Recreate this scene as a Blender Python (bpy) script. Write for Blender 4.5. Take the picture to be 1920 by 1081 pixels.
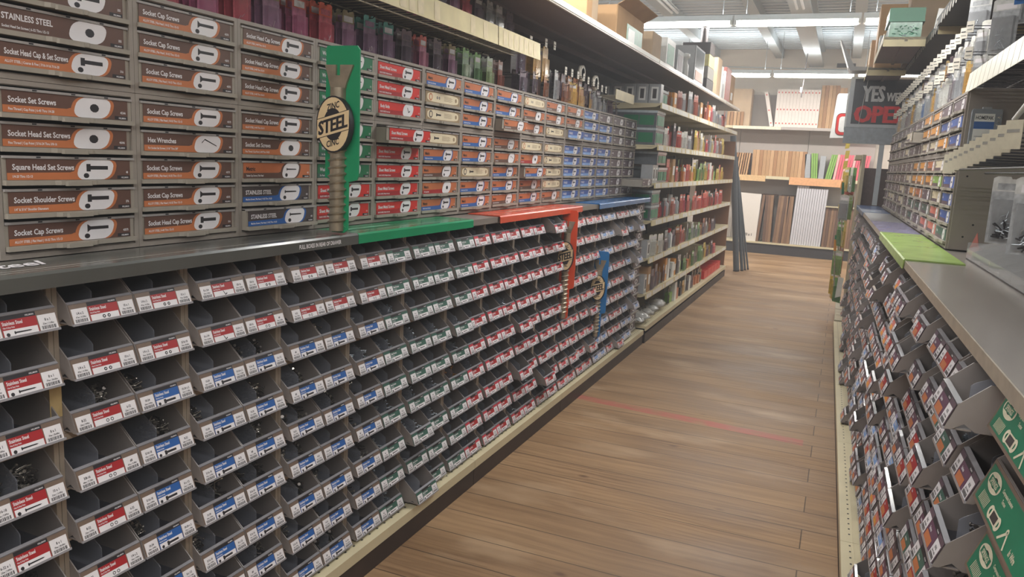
import bpy, math, random
from mathutils import Vector, Matrix
for o in list(bpy.data.objects): bpy.data.objects.remove(o)
S = bpy.context.scene
COL = S.collection
PI = math.pi

# ---------------------------------------------------------------- camera
CH = 1.535
yaw, pitch, roll = 0.394986, 0.169074, 0.052563
cy_, sy_, cp_, sp_ = math.cos(yaw), math.sin(yaw), math.cos(pitch), math.sin(pitch)
fw = Vector((-sy_*cp_, cy_*cp_, -sp_)); rt = Vector((cy_, sy_, 0)); up = rt.cross(fw)
r2 = math.cos(roll)*rt + math.sin(roll)*up; u2 = -math.sin(roll)*rt + math.cos(roll)*up
cd = bpy.data.cameras.new('camera'); cam = bpy.data.objects.new('camera', cd); COL.objects.link(cam)
m = Matrix.Identity(4)
for i in range(3):
    m[i][0] = r2[i]; m[i][1] = u2[i]; m[i][2] = -fw[i]
m[0][3], m[1][3], m[2][3] = 0, 0, CH
cam.matrix_world = m
cd.sensor_width = 36; cd.sensor_fit = 'HORIZONTAL'; cd.lens = 36*1450/1920; cd.clip_start = 0.05; cd.clip_end = 60
S.camera = cam
# ---------------------------------------------------------------- world and exposure
W = bpy.data.worlds.new('world'); S.world = W; W.use_nodes = True
bg = W.node_tree.nodes['Background']; bg.inputs[0].default_value = (0.75, 0.82, 0.9, 1); bg.inputs[1].default_value = 0.3
hz = W.node_tree.nodes.new('ShaderNodeVolumeScatter'); hz.inputs['Color'].default_value = (0.93, 0.96, 1, 1); hz.inputs['Density'].default_value = 0.013; hz.inputs['Anisotropy'].default_value = 0.3
W.node_tree.links.new(hz.outputs[0], W.node_tree.nodes['World Output'].inputs['Volume'])      # thin scatter volume added to imitate veiling glare of the lens
S.view_settings.view_transform = 'Standard'; S.view_settings.look = 'None'
S.view_settings.exposure = 0.28; S.view_settings.gamma = 1; S.view_settings.use_curve_mapping = False
try:
    S.cycles.use_denoising = True; S.cycles.max_bounces = 5; S.cycles.diffuse_bounces = 3; S.cycles.adaptive_threshold = 0.02; S.cycles.glossy_bounces = 2
    S.cycles.transparent_max_bounces = 10; S.cycles.transmission_bounces = 2; S.cycles.use_light_tree = True
    S.cycles.sample_clamp_indirect = 4
except Exception: pass
TUBE_Z = 3.05
TUBE_ROWS = (-0.7, 4.0, 8.7, 13.4)
TUBE_W = 23.0        # watts in each four foot fixture

# ---------------------------------------------------------------- materials
def lin(c):
    return tuple(((v/255)/12.92 if v/255 <= 0.04045 else ((v/255+0.055)/1.055)**2.4) for v in c) + (1,)
MATS = {}
def mat(name, c, rough=0.5, metal=0.0, var=0.12, scale=30, emit=0, alpha=1, bump=0, stretch=None, spec=0.5):
    if name in MATS: return MATS[name]
    M = bpy.data.materials.new(name); M.use_nodes = True; nt = M.node_tree; N = nt.nodes; L = nt.links
    b = N['Principled BSDF']; b.inputs['Roughness'].default_value = rough; b.inputs['Metallic'].default_value = metal
    b.inputs['Specular IOR Level'].default_value = spec
    base = lin(c); b.inputs['Base Color'].default_value = base
    if var or bump:
        tc = N.new('ShaderNodeTexCoord'); mp = N.new('ShaderNodeMapping'); nz = N.new('ShaderNodeTexNoise')
        L.new(tc.outputs['Object'], mp.inputs[0]); L.new(mp.outputs[0], nz.inputs['Vector'])
        if stretch: mp.inputs['Scale'].default_value = stretch
        nz.inputs['Scale'].default_value = scale; nz.inputs['Detail'].default_value = 3
        if var:
            cr = N.new('ShaderNodeValToRGB'); e = cr.color_ramp.elements
            e[0].position = 0.3; e[1].position = 0.7
            e[0].color = tuple(v*(1-var) for v in base[:3])+(1,); e[1].color = tuple(min(1, v*(1+var)) for v in base[:3])+(1,)
            L.new(nz.outputs[0], cr.inputs[0]); L.new(cr.outputs[0], b.inputs['Base Color'])
        if bump:
            bp = N.new('ShaderNodeBump'); bp.inputs['Strength'].default_value = bump; bp.inputs['Distance'].default_value = 0.002
            L.new(nz.outputs[0], bp.inputs['Height']); L.new(bp.outputs[0], b.inputs['Normal'])
    if emit:
        b.inputs['Emission Color'].default_value = base; b.inputs['Emission Strength'].default_value = emit
    if alpha < 1:
        b.inputs['Alpha'].default_value = alpha
    MATS[name] = M
    return M
tan = mat('tan_steel', (150, 138, 124), 0.45, var=0.06, scale=8)
cab = mat('cabinet_grey', (146, 137, 128), 0.5, var=0.05, scale=8)
drawg = mat('drawer_grey', (152, 144, 132), 0.5, var=0.05)
railg = mat('drawer_lid', (158, 153, 150), 0.3, var=0.05)
hole = mat('dark_slot', (26, 24, 28), 0.6, var=0)
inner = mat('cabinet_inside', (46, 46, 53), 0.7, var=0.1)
binm = mat('bin_plastic', (136, 128, 124), 0.35, var=0.06, scale=15)
binlip = mat('bin_clear_lip', (150, 148, 152), 0.12, var=0.03)
divm = mat('divider_plastic', (150, 152, 162), 0.2, var=0.05, alpha=0.5)
cream = mat('cream_steel', (206, 194, 160), 0.4, var=0.05, scale=5)
creamd = mat('cream_label_rail', (208, 194, 150), 0.35, var=0.12, scale=9)
kick = mat('brown_kick', (50, 38, 34), 0.45, var=0.2, scale=6)
white = mat('label_white', (226, 222, 224), 0.4, var=0.02)
black = mat('print_black', (36, 32, 36), 0.5, var=0)
steel = mat('screw_steel', (206, 200, 190), 0.25, 0.75, var=0.2)
dsteel = mat('dark_screw', (110, 104, 100), 0.3, 0.7, var=0.2)
zinc = mat('zinc_screw', (204, 212, 220), 0.25, 0.7, var=0.1)
brass = mat('brass_screw', (224, 164, 84), 0.3, 0.7, var=0.15)
clear = mat('clear_plastic', (220, 224, 226), 0.08, var=0, alpha=0.25)
purple = mat('tinted_plastic', (150, 84, 108), 0.12, var=0.2, alpha=0.6)
tagw = mat('price_tag', (216, 210, 196), 0.4, var=0.05)
wire = mat('wire_black', (48, 46, 48), 0.4, 0.3, var=0)
cardb = mat('cardboard', (178, 140, 98), 0.8, var=0.1, scale=6)
cardl = mat('cardboard_pale', (196, 170, 140), 0.8, var=0.08, scale=6)
COLS = dict(brown=(96, 68, 58), orange=(188, 112, 68), dgrey=(74, 64, 64), blue=(42, 92, 160), red=(204, 48, 42), dred=(160, 36, 40),
    green=(28, 112, 74), cream=(222, 208, 178), tang=(150, 128, 98), metric=(184, 106, 66), navy=(44, 84, 160), plum=(92, 74, 84),
    rose=(196, 60, 74), gbrown=(116, 97, 84), purple=(96, 62, 84), amber=(220, 150, 60), pine=(58, 96, 84), lilac=(150, 146, 176), coral=(206, 112, 98),
    lime=(130, 170, 80), steelblue=(120, 160, 214), pink=(222, 96, 110))
def cm(n): return mat('print_'+n, COLS[n], 0.4, var=0.04)

# ---------------------------------------------------------------- mesh builder
TXT = {}
def text_geo(s):
    if s in TXT: return TXT[s]
    c = bpy.data.curves.new('t', 'FONT'); c.body = s; c.size = 1; c.resolution_u = 2; c.offset = 0.024
    o = bpy.data.objects.new('t', c)
    me = bpy.data.meshes.new_from_object(o)
    v = [(p.co.x, p.co.y) for p in me.vertices]; f = [tuple(p.vertices) for p in me.polygons]
    bpy.data.objects.remove(o); bpy.data.meshes.remove(me); bpy.data.curves.remove(c)
    if v:
        x0 = min(a[0] for a in v); x1 = max(a[0] for a in v)
    else: x0 = x1 = 0
    v = [(a-x0, b) for a, b in v]
    TXT[s] = (v, f, max(x1-x0, .01))
    return TXT[s]
class MB:
    def __init__(s): s.V = []; s.F = []; s.I = []; s.M = []; s.S = []
    def mi(s, m):
        if m not in s.M: s.M.append(m)
        return s.M.index(m)
    def add(s, vs, fs, m, smooth=False):
        n = len(s.V); i = s.mi(m); s.V += [tuple(v) for v in vs]
        for f in fs: s.F.append(tuple(a+n for a in f)); s.I.append(i); s.S.append(smooth)
        return s
    def box(s, x0, x1, y0, y1, z0, z1, m):
        v = [(x, y, z) for x in (x0, x1) for y in (y0, y1) for z in (z0, z1)]
        return s.add(v, [(0,1,3,2), (4,6,7,5), (0,4,5,1), (2,3,7,6), (0,2,6,4), (1,5,7,3)], m)
    def face(s, pts, m): return s.add(pts, [tuple(range(len(pts)))], m)
    def rect(s, x0, x1, z0, z1, y, m): return s.face([(x0,y,z0), (x1,y,z0), (x1,y,z1), (x0,y,z1)], m)
    def prism(s, pts, ax, a, b, m):     # pts in the two other axes in order
        def P(p, t):
            return (t, p[0], p[1]) if ax == 'x' else ((p[0], t, p[1]) if ax == 'y' else (p[0], p[1], t))
        n = len(pts); v = [P(p, a) for p in pts]+[P(p, b) for p in pts]
        f = [tuple(range(n)), tuple(range(2*n-1, n-1, -1))]+[(i, (i+1) % n, (i+1) % n+n, i+n) for i in range(n)]
        return s.add(v, f, m)
    def cyl(s, p, q, r0, r1, n, m, caps=True, smooth=True):
        p = Vector(p); q = Vector(q); d = (q-p).normalized()
        a = d.orthogonal().normalized(); b = d.cross(a)
        v = [p+r0*(math.cos(2*PI*i/n)*a+math.sin(2*PI*i/n)*b) for i in range(n)]+[q+r1*(math.cos(2*PI*i/n)*a+math.sin(2*PI*i/n)*b) for i in range(n)]
        s.add(v, [(i, (i+1) % n, (i+1) % n+n, i+n) for i in range(n)], m, smooth)
        if caps: s.add(v, [tuple(range(n-1, -1, -1)), tuple(range(n, 2*n))], m)
        return s
    def tube(s, pts, r, m, n=6):
        for a, b in zip(pts, pts[1:]): s.cyl(a, b, r, r, n, m)
        return s
    def lathe(s, c, prof, n, m, axis='z'):
        v = []
        for r, h in prof:
            for i in range(n):
                x = r*math.cos(2*PI*i/n); y = r*math.sin(2*PI*i/n)
                v.append((c[0]+x, c[1]+y, c[2]+h) if axis == 'z' else ((c[0]+x, c[1]+h, c[2]+y) if axis == 'y' else (c[0]+h, c[1]+x, c[2]+y)))
        f = [(j*n+i, j*n+(i+1) % n, (j+1)*n+(i+1) % n, (j+1)*n+i) for j in range(len(prof)-1) for i in range(n)]
        s.add(v, f, m, True); s.add(v, [tuple(range(n)), tuple(range(len(prof)*n-n, len(prof)*n))], m)
        return s
    def ell(s, cx, cz, rx, rz, y, m, n=18, skew=0, p=1.0, zmin=-9, zmax=9):
        pts = []
        for i in range(n):
            t = 2*PI*i/n; c = math.cos(t); q = math.sin(t)
            X = abs(c)**p*(1 if c > 0 else -1)*rx; Z = abs(q)**p*(1 if q > 0 else -1)*rz
            Z = min(max(Z+cz, zmin), zmax)
            pts.append((cx+X+skew*(Z-cz), y, Z))
        return s.face(pts, m)
    def ring(s, cx, cz, r0, r1, y, m, n=14):
        v = []
        for i in range(n):
            t = 2*PI*i/n
            v += [(cx+r0*math.cos(t), y, cz+r0*math.sin(t)), (cx+r1*math.cos(t), y, cz+r1*math.sin(t))]
        return s.add(v, [(2*i, 2*i+1, (2*i+3) % (2*n), (2*i+2) % (2*n)) for i in range(n)], m)
    def text(s, t, x, z, h, y, m, cond=0.62, maxw=None, align='l', fn=None, bold=0):
        if bold:
            for d in (-bold, bold): s.text(t, x+d, z, h, y+.0003, m, cond, maxw, align, fn)
        v, f, w = text_geo(t); sx = h/0.72*cond; sz = h/0.72
        if maxw and w*sx > maxw: sx = maxw/w
        if align == 'c': x -= w*sx/2
        if align == 'r': x -= w*sx
        pts = [(x+a*sx, y, z+b*sz) for a, b in v]
        if fn: pts = [fn(p) for p in pts]
        return s.add(pts, f, m)
    def xf(s, fn, start=0):
        s.V[start:] = [fn(v) for v in s.V[start:]]; return s
    def mesh(s, name):
        me = bpy.data.meshes.new(name); me.from_pydata(s.V, [], s.F); me.update()
        for m_ in s.M: me.materials.append(m_)
        me.polygons.foreach_set('material_index', s.I); me.polygons.foreach_set('use_smooth', s.S)
        return me
def ob(name, data, parent=None, loc=(0, 0, 0), rz=0, rx=0, ry=0):
    if isinstance(data, MB): data = data.mesh(name)
    o = bpy.data.objects.new(name, data); COL.objects.link(o); o.location = loc; o.rotation_euler = (rx, ry, rz)
    if parent: o.parent = parent
    return o
def tag(o, label, cat, group=None, kind=None):
    o['label'] = label; o['category'] = cat
    if group: o['group'] = group
    if kind: o['kind'] = kind
    return o
def struct(name, data, loc=(0, 0, 0), rz=0):
    o = ob(name, data, None, loc, rz); o['kind'] = 'structure'; return o
ORD = ['first', 'second', 'third', 'fourth', 'fifth', 'sixth', 'seventh', 'eighth', 'ninth', 'tenth', 'eleventh', 'twelfth', 'thirteenth', 'fourteenth',
       'fifteenth', 'sixteenth', 'seventeenth', 'eighteenth', 'nineteenth', 'twentieth']
for _t in ('twenty', 'thirty', 'forty', 'fifty'):
    if _t != 'twenty': ORD.append(_t[:-1]+'ieth')
    ORD += [_t+'-'+w for w in ORD[:9]]
LEFT = PI/2; RIGHT = -PI/2
CACHE = {}
def cached(key, fn):
    if key not in CACHE: CACHE[key] = fn()
    return CACHE[key]

# ---------------------------------------------------------------- room
def floor_mat():
    M = bpy.data.materials.new('plank_floor'); M.use_nodes = True; nt = M.node_tree; N = nt.nodes; L = nt.links
    b = N['Principled BSDF']; tc = N.new('ShaderNodeTexCoord')
    def nz(sc, scale, det=4, src=None):
        mp = N.new('ShaderNodeMapping'); mp.inputs['Scale'].default_value = sc; L.new((src or tc.outputs['Object']), mp.inputs[0])
        n = N.new('ShaderNodeTexNoise'); n.inputs['Scale'].default_value = scale; n.inputs['Detail'].default_value = det; L.new(mp.outputs[0], n.inputs['Vector']); return n
    def ramp(src, a, ca, c, cc):
        r = N.new('ShaderNodeValToRGB'); e = r.color_ramp.elements; e[0].position = a; e[0].color = ca; e[1].position = c; e[1].color = cc
        L.new(src, r.inputs[0]); return r
    def mix(f, a, c, mode='MIX'):
        x = N.new('ShaderNodeMixRGB'); x.blend_type = mode
        for i, q in enumerate((f, a, c)):
            if hasattr(q, 'links'): L.new(q, x.inputs[i])
            else: x.inputs[i].default_value = q
        return x.outputs[0]
    br = N.new('ShaderNodeTexBrick'); br.inputs['Scale'].default_value = 1; br.inputs['Brick Width'].default_value = 5.2; br.inputs['Row Height'].default_value = 0.19
    br.inputs['Mortar Size'].default_value = 0.0030; br.inputs['Mortar Smooth'].default_value = 0.3; br.offset = 0.37; br.inputs['Bias'].default_value = 0
    br.inputs['Color1'].default_value = (0, 0, 0, 1); br.inputs['Color2'].default_value = (1, 1, 1, 1); br.inputs['Mortar'].default_value = (0.5, 0.5, 0.5, 1)
    L.new(tc.outputs['Object'], br.inputs['Vector'])
    plank = ramp(br.outputs['Color'], 0, lin((156, 123, 87)), 1, lin((170, 137, 100)))
    wob = nz((1, 1, 1), 1.3, 2)
    ad = N.new('ShaderNodeVectorMath'); ad.operation = 'MULTIPLY_ADD'; L.new(wob.outputs['Color'], ad.inputs[0]); ad.inputs[1].default_value = (0.0, 0.10, 0.0); L.new(tc.outputs['Object'], ad.inputs[2])
    g = nz((1.6, 34, 1), 1.0, 5, ad.outputs[0])
    grain = ramp(g.outputs[0], 0.35, (0.55, 0.5, 0.46, 1), 0.62, (1, 1, 1, 1))
    c = mix(0.55, plank.outputs[0], grain.outputs[0], 'MULTIPLY')
    # broad cathedral figure of the pine boards
    wv = N.new('ShaderNodeTexWave'); wv.wave_type = 'BANDS'; wv.bands_direction = 'Y'; wv.inputs['Scale'].default_value = 9; wv.inputs['Distortion'].default_value = 7
    wv.inputs['Detail'].default_value = 3; wv.inputs['Detail Scale'].default_value = 1.2; mw = N.new('ShaderNodeMapping'); mw.inputs['Scale'].default_value = (0.22, 1.0, 1)
    L.new(tc.outputs['Object'], mw.inputs[0]); L.new(mw.outputs[0], wv.inputs['Vector'])
    wr2 = ramp(wv.outputs[0], 0.0, (0.66, 0.58, 0.5, 1), 0.35, (1, 1, 1, 1)); pm_ = nz((0.35, 0.8, 1), 1.4, 3); pr2 = ramp(pm_.outputs[0], 0.45, (0, 0, 0, 1), 0.62, (0.75, 0.75, 0.75, 1))
    c = mix(pr2.outputs[0], c, mix(1.0, c, wr2.outputs[0], 'MULTIPLY'))
    st = nz((0.6, 1.6, 1), 1.8, 5); stain = ramp(st.outputs[0], 0.38, (0.62, 0.58, 0.56, 1), 0.62, (1.0, 1.0, 1.0, 1))
    c = mix(0.7, c, stain.outputs[0], 'MULTIPLY')
    worn = nz((0.5, 1.2, 1), 2.6, 6); wr = ramp(worn.outputs[0], 0.56, (0, 0, 0, 1), 0.72, (0.5, 0.5, 0.5, 1))
    c = mix(wr.outputs[0], c, lin((190, 162, 130)))
    vo = N.new('ShaderNodeTexVoronoi'); vo.inputs['Scale'].default_value = 2.4; mp = N.new('ShaderNodeMapping'); mp.inputs['Scale'].default_value = (0.8, 1.5, 1)
    L.new(tc.outputs['Object'], mp.inputs[0]); L.new(mp.outputs[0], vo.inputs['Vector'])
    kn = ramp(vo.outputs['Distance'], 0.02, (0.9, 0.9, 0.9, 1), 0.07, (0, 0, 0, 1)); c = mix(kn.outputs[0], c, lin((92, 62, 42)))
    # the worn strip of red tape
    sp = N.new('ShaderNodeSeparateXYZ'); L.new(tc.outputs['Object'], sp.inputs[0])
    def mth(op, a, b_=None, c_=None):
        x = N.new('ShaderNodeMath'); x.operation = op
        for i, q in enumerate((a, b_, c_)):
            if q is None: continue
            if hasattr(q, 'links'): L.new(q, x.inputs[i])
            else: x.inputs[i].default_value = q
        return x.outputs[0]
    d = mth('ABSOLUTE', mth('SUBTRACT', sp.outputs[1], mth('MULTIPLY_ADD', sp.outputs[0], TAPE[0], TAPE[1])))
    inb = mth('MULTIPLY', mth('LESS_THAN', d, 0.05), mth('LESS_THAN', sp.outputs[0], -0.05))
    tn = nz((2, 2, 1), 3.0, 4); tr = ramp(tn.outputs[0], 0.32, (0.1, 0.1, 0.1, 1), 0.55, (0.8, 0.8, 0.8, 1))
    c = mix(mth('MULTIPLY', inb, tr.outputs[0]), c, lin((172, 88, 78)))
    c = mix(mth('MULTIPLY', br.outputs['Fac'], 0.8), c, lin((52, 36, 26)))
    L.new(c, b.inputs['Base Color']); b.inputs['Roughness'].default_value = 0.55
    rr = ramp(st.outputs[0], 0.3, (0.42, 0.42, 0.42, 1), 0.7, (0.62, 0.62, 0.62, 1)); L.new(rr.outputs[0], b.inputs['Roughness'])
    bp = N.new('ShaderNodeBump'); bp.inputs['Strength'].default_value = 0.35; bp.inputs['Distance'].default_value = 0.004; bp.invert = True
    L.new(br.outputs['Fac'], bp.inputs['Height']); L.new(bp.outputs[0], b.inputs['Normal'])
    return M
TAPE = (-0.094, 4.577)
X0, X1, Y0, Y1, CZ = -7.0, 5.5, -8.0, 15.45, 3.72
struct('floor', MB().box(X0, X1, Y0, Y1, -0.05, 0, floor_mat()))
wallm = mat('wall_paint', (206, 196, 182), 0.8, var=0.04, scale=1.5)
ceilm = mat('ceiling_steel', (208, 216, 220), 0.7, var=0.04, scale=2)
beamm = mat('beam_paint', (186, 194, 196), 0.7, var=0.03)
cb = MB(); cb.box(X0, X1, Y0, Y1, CZ, CZ+0.05, ceilm)
y = Y0
while y < Y1-0.1:                       # ribbed deck
    cb.box(X0, X1, y, y+0.06, CZ-0.02, CZ, ceilm); y += 0.19
struct('ceiling', cb)
struct('wall_back', MB().box(X0, X1, Y1, Y1+0.1, 0, CZ, wallm))
struct('wall_front', MB().box(X0, X1, Y0-0.1, Y0, 0, CZ, wallm))
struct('wall_left', MB().box(X0-0.1, X0, Y0, Y1, 0, CZ, wallm))
struct('wall_right', MB().box(X1, X1+0.1, Y0, Y1, 0, CZ, wallm))
n = 0
for x in (-6.1, -4.9, -3.7, -2.5, -1.35, -0.05, 1.15, 2.35, 3.55, 4.75):
    n += 1; struct('trim_%d' % n, MB().box(x-0.07, x+0.07, Y0, Y1, CZ-0.16, CZ-0.02, beamm))
n += 1
struct('trim_%d' % n, MB().box(-0.82, -0.58, Y0, Y1-0.01, CZ-0.32, CZ-0.29, beamm).box(-0.82, -0.58, Y0, Y1-0.01, CZ-0.05, CZ-0.02, beamm).box(-0.715, -0.685, Y0, Y1-0.01, CZ-0.29, CZ-0.05, beamm))

# ---------------------------------------------------------------- fluorescent fixtures
tubem = mat('tube_glow', (255, 252, 244), 0.4, var=0, emit=14)
fixm = mat('fixture_white', (222, 224, 222), 0.4, var=0.02)
def wrap():
    b = MB(); pr = [(-.056, .0), (-.052, -.03), (-.03, -.05), (0, -.056), (.03, -.05), (.052, -.03), (.056, .0)]
    xs = [-.598, -.59, -.56, .56, .59, .598]; sc = [.55, .85, 1, 1, .85, .55]; v = []
    for x, k in zip(xs, sc): v += [(x, p[0]*k, p[1]*k) for p in pr]
    n = len(pr); f = [(j*n+i, j*n+(i+1) % n, (j+1)*n+(i+1) % n, (j+1)*n+i) for j in range(5) for i in range(n)]
    b.add(v, f+[tuple(range(n)), tuple(range(5*n, 6*n))], tubem, True); return b.mesh('diffuser')
def fixture(x, y, ang, lab):
    t = ob('fluorescent_light', None, None, (x, y, TUBE_Z), ang)
    tag(t, lab, 'light', 'fluorescent ceiling lights')
    ob('housing', MB().prism([(-0.055, 0.0), (0.055, 0.0), (0.03, 0.06), (-0.03, 0.06)], 'x', -0.61, 0.61, fixm), t)
    ob('diffuser', cached('diffuser', wrap), t)
    for s in (-1, 1):
        ob('hanger', cached('hanger', lambda: MB().cyl((0, 0, 0), (0, 0, CZ-TUBE_Z-0.08), 0.004, 0.004, 6, mat('hanger_grey', (120, 124, 126), .5)).mesh('hanger')), t, (s*0.5, 0, 0.06))
        ob('socket', cached('socket', lambda: MB().box(-0.012, 0.012, -0.05, 0.05, -0.04, 0.0, fixm).mesh('socket')), t, (s*0.598, 0, 0))
    ld = bpy.data.lights.new('tube_lamp', 'AREA'); ld.shape = 'RECTANGLE'; ld.size = 1.15; ld.size_y = 0.08; ld.energy = TUBE_W; ld.color = (1, 0.985, 0.975)
    l = ob('tube_lamp', ld, t, (0, 0, -0.062))
    lu = bpy.data.lights.new('tube_uplight', 'AREA'); lu.shape = 'RECTANGLE'; lu.size = 1.15; lu.size_y = 0.08; lu.energy = TUBE_W*0.35; lu.color = (0.95, 0.98, 1)
    ob('tube_uplight', lu, t, (0, 0, 0.075), 0, PI)
    return t
FX = [-4.35, -3.13, -1.88, -0.64, 0.60, 1.84, 3.08]
for r, y in enumerate(TUBE_ROWS):
    for i, x in enumerate(FX):
        w = {2: 'nearer lit row ahead', 3: 'farther lit row ahead', 1: 'row over the drawer cabinets', 0: 'row nearest the camera'}[r]
        fixture(x, y, 0, 'white twin-tube fluorescent fixture, %s from the left in the %s' % (ORD[i], w))
# two unlit conduits seen along the ceiling
for i, (x, y0, y1, zz) in enumerate(((-2.24, 4.0, 10.3, 3.45), (-0.70, 4.0, 9.95, 3.40))):
    c = MB()
    for dx in (-0.035, 0.035): c.cyl((x+dx, y0, zz), (x+dx, y1, zz), 0.017, 0.017, 8, fixm)
    c.box(x-.05, x+.05, y0, y1, zz+.02, zz+.035, fixm).box(x-.01, x+.01, y0+.3, y0+.32, zz+.03, CZ, fixm).box(x-.01, x+.01, y1-.3, y1-.28, zz+.03, CZ, fixm)
    tag(ob('unlit_tube_fixture', c), 'pair of unlit white tubes running along the ceiling, ' + ('left' if i == 0 else 'middle') + ' pair', 'light', 'unlit tubes')
# ---------------------------------------------------------------- label cards
def icon(b, kind, cx, cz, w, y, m=None):
    m = m or black
    if kind == 'cap':
        b.rect(cx-w, cx-w*0.62, cz-w*0.30, cz+w*0.30, y, m); b.rect(cx-w*0.62, cx+w, cz-w*0.15, cz+w*0.15, y, m)
    elif kind == 'flat':
        b.face([(cx-w, y, cz-w*0.34), (cx-w*0.7, y, cz-w*0.13), (cx+w, y, cz-w*0.13), (cx+w, y, cz+w*0.13), (cx-w*0.7, y, cz+w*0.13), (cx-w, y, cz+w*0.34)], m)
    elif kind == 'set': b.ell(cx, cz, w*0.42, w*0.34, y, m, 10)
    elif kind == 'hex':
        b.face([(cx-w*0.5, y, cz+w*0.35), (cx+w, y, cz-w*0.25), (cx+w, y, cz-w*0.33), (cx-w*0.55, y, cz+w*0.24)], m)
        b.face([(cx-w*0.5, y, cz+w*0.35), (cx-w*0.55, y, cz+w*0.22), (cx-w*0.9, y, cz-w*0.1), (cx-w*0.9, y, cz)], m)
    elif kind == 'nut':
        b.ell(cx-w*0.5, cz, w*0.3, w*0.3, y, m, 6); b.ell(cx+w*0.35, cz, w*0.3, w*0.3, y, m, 6)
        b.ell(cx-w*0.5, cz, w*0.12, w*0.12, y-.0002, white, 8); b.ell(cx+w*0.35, cz, w*0.12, w*0.12, y-.0002, white, 8)
    elif kind == 'ring':
        b.ring(cx-w*0.45, cz, w*0.17, w*0.28, y, m); b.ring(cx+w*0.35, cz, w*0.17, w*0.28, y, m)
    elif kind == 'wing':
        b.face([(cx-w*0.5, y, cz+w*.5), (cx-w*.3, y, cz+w*.4), (cx, y, cz-w*.2), (cx+w*.4, y, cz+w*.05), (cx+w*.4, y, cz-w*.2), (cx-w*.1, y, cz-w*.4)], m)
    elif kind == 'screw':
        b.ell(cx-w*0.95, cz, w*0.1, w*0.2, y, m, 8); b.face([(cx-w*0.9, y, cz-w*0.09), (cx+w*0.8, y, cz-w*0.07), (cx+w*1.05, y, cz), (cx+w*0.8, y, cz+w*0.07), (cx-w*0.9, y, cz+w*0.09)], m)
UW, UH = 0.312, 0.046
SCHEME = {'S': ('brown', 'orange'), 'P': ('brown', None), 'B': ('dgrey', 'blue'), 'M': ('metric', 'brown'), 'MB': ('metric', 'blue'), 'MR': ('metric', 'dred'),
          'G': ('green', 'pine'), 'R': ('red', 'dred'), 'N': ('navy', 'steelblue'), 'D': ('plum', 'plum'), 'A': ('amber', 'brown'), 'L': ('lime', 'pine'), 'RP': ('plum', 'coral'), 'RN': ('navy', 'lilac'), 'RO': ('coral', 'orange')}
def upper_card(kind, title, sub, ic, num):
    def f():
        b = MB(); y = -0.001
        b.box(0, UW, -0.001, 0, 0, UH, cm('tang' if kind == 'C' else SCHEME[kind][0]))
        if kind == 'C':         # cream capsule card
            b.ell(UW*0.5, UH*0.5, UW*0.46, UH*0.42, y-.0002, cm('cream'), 28, 0, 0.5)
            b.ell(UW*0.14, UH*0.5, UW*0.05, UH*0.34, y-.0004, cm('orange' if num == '1' else 'dgrey'), 14); b.ell(UW*0.14, UH*0.5, UW*0.03, UH*0.22, y-.0006, cm('cream'), 12)
            icon(b, ic, UW*0.36, UH*0.5, UW*0.07, y-.0004)
            for k in range(5): b.rect(UW*0.52, UW*(0.74+0.03*(k % 2)), UH*(0.66-0.09*k), UH*(0.69-0.09*k), y-.0004, cm('tang'))
            b.ell(UW*0.88, UH*0.5, UW*0.03, UH*0.2, y-.0004, cm('tang'), 10); return b.mesh('label_card')
        c2 = SCHEME[kind][1]; cx = UW*0.69; hw = UW*(0.15 if kind in 'SBP' else 0.125)
        if c2:
            b.face([(0, y-.0002, 0), (cx, y-.0002, 0), (cx, y-.0002, UH*0.1), (cx-hw-.012, y-.0002, UH*0.42), (cx-hw-.02, y-.0002, UH*0.36), (0, y-.0002, UH*0.33)], cm(c2))
            if kind in ('S', 'B', 'M', 'MB'): b.ell(cx, UH*0.5, hw+0.009, UH*0.62, y-.0003, cm(c2), 26, 0.35, 0.75, 0, UH)
        b.ell(cx, UH*0.5, hw, UH*0.56, y-.0005, white, 26, 0.35, 0.75, 0, UH)
        icon(b, ic, cx+.004, UH*0.6 if ic not in ('set', 'nut', 'wing') else UH*0.5, hw*0.62, y-.0007)
        if ic in ('cap', 'flat', 'screw'): b.ell(cx-hw*0.55, UH*0.2, hw*0.16, UH*0.13, y-.0007, black, 10)
        dark = kind in ('M', 'MB', 'MR')
        big = title.isupper()
        b.text(title, 0.012, UH*0.48, UH*(0.27 if not big else 0.28), y-.0005, black if dark else white, 0.86, UW*0.47)
        b.text(sub, 0.012, UH*0.11, UH*0.12, y-.0005, white, 0.78, UW*0.46)
        b.rect(UW*0.88, UW*0.995, 0.0012, UH*0.2, y-.0003, black)
        b.text('HILLMAN', UW*0.98, UH*0.06, UH*0.085, y-.0006, white, 0.9, None, 'r'); b.text(num, UW*0.98, UH*0.32, UH*0.12, y-.0005, white, 0.8, None, 'r')
        return b.mesh('label_card')
    return cached(('uc', kind, title, sub, ic, num), f)
BW, BH = 0.162, 0.0435
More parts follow.
